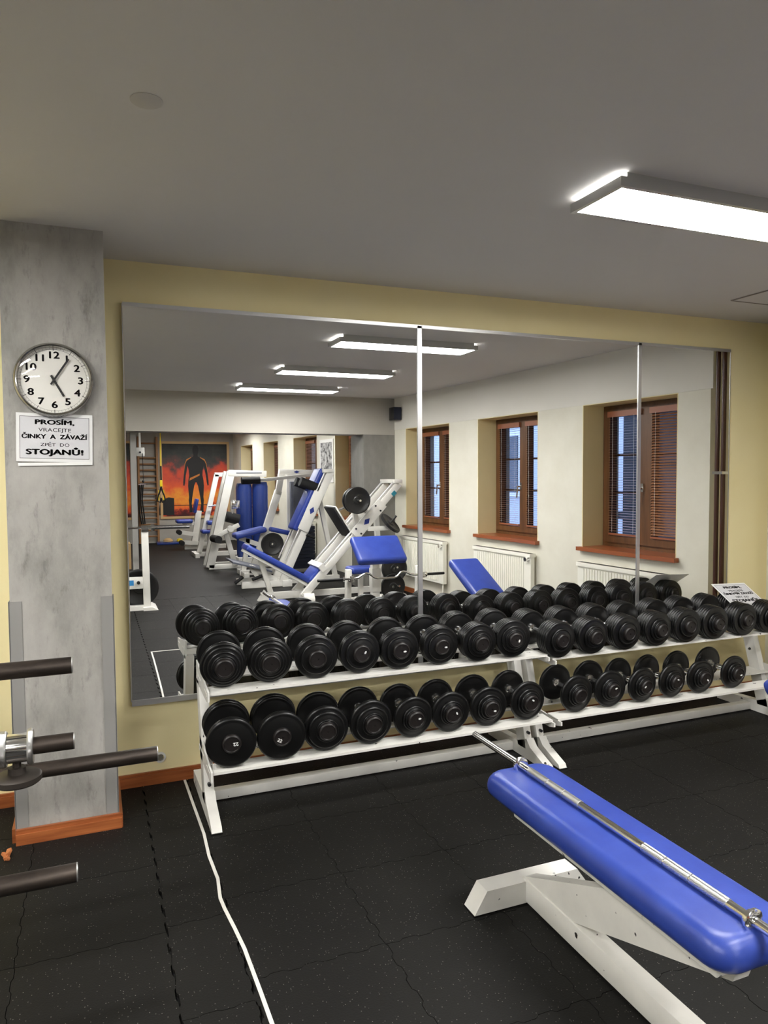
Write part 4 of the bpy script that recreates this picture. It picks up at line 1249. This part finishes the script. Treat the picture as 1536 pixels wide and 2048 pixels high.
# low plate rack beside the pillar with plates
pt = thing('plate_rack', (3.38, R(8.15), 0), 'low white plate rack on the floor behind the preacher bench', 'plate rack')
part('post', B().beam((3.38, R(8.20), 0.03), (3.38, R(8.16), 0.50), 0.05, 0.05, (1, 0, 0)), W_, pt)
part('foot', B().prism([(3.20, 0), (3.25, 0.05), (3.55, 0.05), (3.60, 0)], 'y', R(8.22), R(8.14)), W_, pt)
part('peg', B().cyl((3.38, R(8.18), 0.18), (3.38, R(7.92), 0.18), 0.013, 12), 'chrome', pt)
part('peg', B().cyl((3.38, R(8.16), 0.40), (3.38, R(7.98), 0.40), 0.013, 12), 'chrome', pt)
plate((3.335, R(8.02), 0.165), (0, 1, 0), 0.155, 'black weight plate standing low on the plate rack, nearest the floor')
plate((3.38, R(8.08), 0.375), (0, 1, 0), 0.165, 'black weight plate on the upper peg of the low plate rack')

# ------------------------------------------------------------------ press station with barbell (left in the mirror)
ps = thing('press_station', (0.42, R(8.6), 0), 'white bench press upright with blue sticker on its crossbar', 'bench press rack')
part('upright', B().beam((0.545, R(8.60), 0.02), (0.535, R(8.60), 0.885), 0.075, 0.07, (1, 0, 0), 0.004), W_, ps)
part('upright', B().beam((-0.36, R(8.60), 0.02), (-0.35, R(8.60), 0.885), 0.075, 0.07, (1, 0, 0), 0.004), W_, ps)
part('crossbar', B().box(-0.36, 0.51, R(8.63), R(8.57), 0.245, 0.375, 0.004), W_, ps)
part('sticker', B().box(0.345, 0.405, R(8.57), R(8.568), 0.285, 0.345), 'blue_tag', ps)
part('knob', B().lathe([(0, 0.03), (0.018, 0.028), (0.02, 0), (0, 0)], (0.455, R(8.57), 0.315), (0, 1, 0), 16), 'black_plastic', ps)
part('foot', B().prism([(0.50, 0.0), (0.50, 0.035), (0.60, 0.035), (0.66, 0.0)], 'y', R(8.95), R(8.50)), W_, ps)
part('foot', B().box(-0.40, 0.51, R(8.66), R(8.55), 0.0, 0.05), W_, ps)
part('cup', B().box(0.50, 0.575, R(8.64), R(8.56), 0.885, 0.905).box(0.50, 0.575, R(8.57), R(8.56), 0.90, 0.95), 'chrome', ps)
part('plate_peg', B().cyl((0.52, R(8.62), 0.31), (0.52, R(8.90), 0.31), 0.012, 10), 'chrome', ps)
plate((0.47, R(8.72), 0.235), (0, 1, 0), 0.215, 'large black weight plate behind the white press upright')
bb = thing('barbell', (0.3, R(8.6), 0.92), 'long chrome barbell racked on the white press upright', 'barbell')
part('shaft', B().cyl((-0.85, R(8.60), 0.932), (0.63, R(8.60), 0.932), 0.014, 16), 'chrome', bb)
part('sleeve', B().cyl((0.62, R(8.60), 0.932), (1.03, R(8.60), 0.932), 0.024, 18), 'chrome', bb)
part('sleeve', B().cyl((-0.84, R(8.60), 0.932), (-1.25, R(8.60), 0.932), 0.024, 18), 'chrome', bb)
part('collar', B().cyl((0.605, R(8.60), 0.932), (0.64, R(8.60), 0.932), 0.040, 20), 'chrome', bb)
part('collar', B().cyl((-0.86, R(8.60), 0.932), (-0.825, R(8.60), 0.932), 0.040, 20), 'chrome', bb)

# ------------------------------------------------------------------ far end of the gym
YFv = 17.3
def framed(x0, x1, z0, z1, label, m):
    t = thing('wall_mural', ((x0 + x1) / 2, YF + 0.02, z0), label, 'mural', 'framed fire murals')
    part('print', B().box(x0, x1, YF, YF + 0.012, z0, z1), m, t)
    fw = 0.055
    for nm, q in (('frame_rail', (x0 - fw, x1 + fw, z1, z1 + fw)), ('frame_rail', (x0 - fw, x1 + fw, z0 - fw, z0)), ('frame_stile', (x0 - fw, x0, z0, z1)), ('frame_stile', (x1, x1 + fw, z0, z1))):
        part(nm, B().box(q[0], q[1], YF, YF + 0.03, q[2], q[3]), 'light_wood', t)
    return t
mu = framed(1.49, 2.96, 0.60, 2.27, 'framed mural of a dark figure seen from behind against flames', 'mural_print')
def sil(name, pts, m, y, cx=2.24, z0=0.68, s=1.0):
    b = B()
    b.prism([(cx + px * s * (0.86 if abs(px) < 0.4 else 1), z0 + pz * s) for px, pz in pts], 'y', YF + y, YF + y + 0.004)
    return part(name, b, m, mu)
half = [(0.012, 0.70), (0.05, 0.62), (0.085, 0.45), (0.105, 0.35), (0.125, 0.20), (0.105, 0.10), (0.095, 0.02), (0.15, 0.0), (0.19, 0.0), (0.185, 0.05), (0.19, 0.18), (0.20, 0.28), (0.19, 0.36), (0.20, 0.48), (0.21, 0.62), (0.20, 0.74),
        (0.175, 0.86), (0.185, 0.98), (0.215, 1.08)]
arm = [(0.235, 0.98), (0.265, 0.86), (0.285, 0.70), (0.305, 0.62), (0.335, 0.63), (0.335, 0.72), (0.315, 0.88), (0.295, 1.02), (0.275, 1.14), (0.235, 1.22), (0.12, 1.27), (0.06, 1.30), (0.055, 1.34)]
head = [(0.075, 1.40), (0.08, 1.47), (0.06, 1.54), (0.0, 1.57)]
rt = half + arm + head
lt = [(-x, z) for x, z in reversed(rt) if x > 0]
sil('figure', rt + lt, 'mural_black', 0.012)
sil('waist_band', [(-0.17, 0.74), (0.10, 0.86), (0.10, 0.90), (-0.16, 0.80)], 'mural_rim', 0.016)
sil('rim_light', [(0.235, 1.20), (0.275, 1.12), (0.315, 0.9), (0.322, 0.9), (0.285, 1.14), (0.24, 1.235), (0.12, 1.285), (0.12, 1.27)], 'mural_rim', 0.014)
sil('rim_light', [(-0.235, 1.20), (-0.12, 1.27), (-0.12, 1.285), (-0.24, 1.235), (-0.285, 1.14), (-0.322, 0.9), (-0.315, 0.9), (-0.275, 1.12)], 'mural_rim', 0.014)
sil('printed_bar', [(-0.55, 0.165), (0.58, 0.165), (0.58, 0.18), (-0.55, 0.18)], 'mural_black', 0.0125)
sil('printed_plates', [(-0.86, -0.05), (-0.50, -0.05), (-0.50, 0.34), (-0.62, 0.36), (-0.80, 0.30)], 'mural_black', 0.013)
framed(-0.9, 0.80, 0.60, 2.27, 'second framed fire mural cut off at the mirror edge', 'mural_print')
# wall bars
wbz = thing('wall_bars', (1.2, YF + 0.1, 0), 'wooden climbing wall bars beside the framed mural', 'wall bars')
for xx in (0.975, 1.375):
    part('upright', B().box(xx - 0.022, xx + 0.022, YF + 0.002, YF + 0.11, 0.0, 2.42), 'ladder_wood', wbz)
for k in range(15):
    z = 0.16 + k * 0.137 if k < 13 else 0.16 + 13 * 0.137 + (k - 13) * 0.33
    part('rung', B().cyl((0.997, YF + 0.075, z), (1.353, YF + 0.075, z), 0.017, 12), 'ladder_wood', wbz)
# hanging straps
ts = thing('suspension_trainer', (1.42, R(16.6), 0.95), 'yellow and black suspension straps hanging beside the mural', 'straps')
part('strap', B().box(1.395, 1.415, R(16.60), R(16.595), 1.62, H), 'yellow_strap', ts)
part('webbing', B().box(1.385, 1.42, R(16.60), R(16.594), 1.25, 1.75), 'black_foam', ts)
part('buckle', B().box(1.37, 1.43, R(16.61), R(16.585), 1.30, 1.44, 0.006), 'yellow_strap', ts)
for s in (-1, 1):
    part('handle_loop', B().tube([(1.40, R(16.6), 1.28), (1.40 + s * 0.06, R(16.6), 1.10), (1.40 + s * 0.09, R(16.6), 0.98), (1.40 + s * 0.02, R(16.6), 0.95), (1.40, R(16.6), 1.05)], 0.018, 8), 'black_foam', ts)
    part('strap_end', B().box(1.40 + s * 0.05 - 0.012, 1.40 + s * 0.05 + 0.012, R(16.6), R(16.59), 1.0, 1.22), 'yellow_strap', ts)
# cable with white disc in front of the wall bars
cw = thing('ceiling_pulley', (0.93, R(15.8), 2.0), 'white pulley plate with black cable before the wall bars', 'pulley')
part('plate', B().box(0.84, 1.02, R(15.81), R(15.79), 1.94, 2.12, 0.01), 'white_plastic', cw)
part('bracket', B().box(0.91, 0.95, R(15.82), R(15.80), 2.1, H), 'white_plastic', cw)
part('axle', B().cyl((0.93, R(15.79), 2.02), (0.93, R(15.77), 2.02), 0.02, 14), 'black_plastic', cw)
part('cable', B().cyl((0.98, R(15.78), 1.42), (0.98, R(15.78), 2.0), 0.006, 8), 'black_plastic', cw)
part('ball', B().lathe([(0, -0.03), (0.02, -0.02), (0.028, 0), (0.02, 0.02), (0, 0.03)], (0.98, R(15.78), 1.42), (0, 0, 1), 14), 'black_plastic', cw)
rp = thing('hanging_rope', (0.98, R(17.1), 0.6), 'dark exercise ropes hanging down over the wall bars', 'rope')
part('hook', B().box(0.96, 1.10, R(17.14), R(17.08), 1.335, 1.36), 'chrome', rp)
for k in range(3):
    xo = 0.99 + 0.035 * k
    part('rope', B().tube([(xo, R(17.12), 1.34), (xo - 0.03, R(17.12), 1.0), (xo - 0.02 + 0.01 * k, R(17.12), 0.7), (xo + 0.02, R(17.12), 0.45)], 0.014, 8), 'black_foam', rp)
# things on the floor at the far end
sp = thing('step_board', (1.62, R(16.9), 0), 'low blue step board with small gear lying on it by the mural', 'step board')
part('board', B().box(1.30, 1.95, R(17.1), R(16.7), 0.0, 0.05, 0.01), 'blue_shroud', sp)
part('gear', B().lathe([(0, 0), (0.11, 0.01), (0.10, 0.05), (0.05, 0.08), (0, 0.085)], (1.55, R(16.9), 0.05), (0, 0, 1), 14), 'light_wood', sp)
part('gear', B().lathe([(0, 0), (0.07, 0.01), (0.06, 0.06), (0, 0.075)], (1.80, R(16.85), 0.05), (0, 0, 1), 12), 'yellow_strap', sp)
wx = thing('plywood_box', (0.33, R(12.6), 0), 'pale plywood jump box left of the press upright', 'box')
part('body', B().box(0.10, 0.56, R(12.9), R(12.5), 0.0, 0.42, 0.004), 'light_wood', wx)
part('grip_slot', B().box(0.27, 0.40, R(12.502), R(12.499), 0.28, 0.32), 'black_plastic', wx)

# loudspeaker by the pillar, poster, reveal boards
sk_ = thing('loudspeaker', (3.70, R(8.80), 2.30), 'black loudspeaker mounted high in the corner by the beam', 'loudspeaker')
part('cabinet', B().box(3.635, 3.745, R(8.84), R(8.68), 2.225, 2.39, 0.006), 'black_plastic', sk_)
part('grille', B().box(3.64, 3.74, R(8.68), R(8.675), 2.23, 2.385), 'navy_stack', sk_)
part('bracket', B().cyl((3.69, R(8.84), 2.31), (3.69, R(8.90), 2.31), 0.014, 10), 'black_plastic', sk_)
po = thing('wall_poster', E(R(11.33), -0.01, 1.5), 'black and white framed photo poster between two far windows', 'poster')
b = B(); eblock(b, R(11.62), R(11.04), -0.012, 0.0, 1.40, 2.10); part('backing', b, 'white_plastic', po)
b = B(); eblock(b, R(11.57), R(11.09), -0.014, -0.011, 1.45, 2.05); part('photo', b, 'photo_print', po)
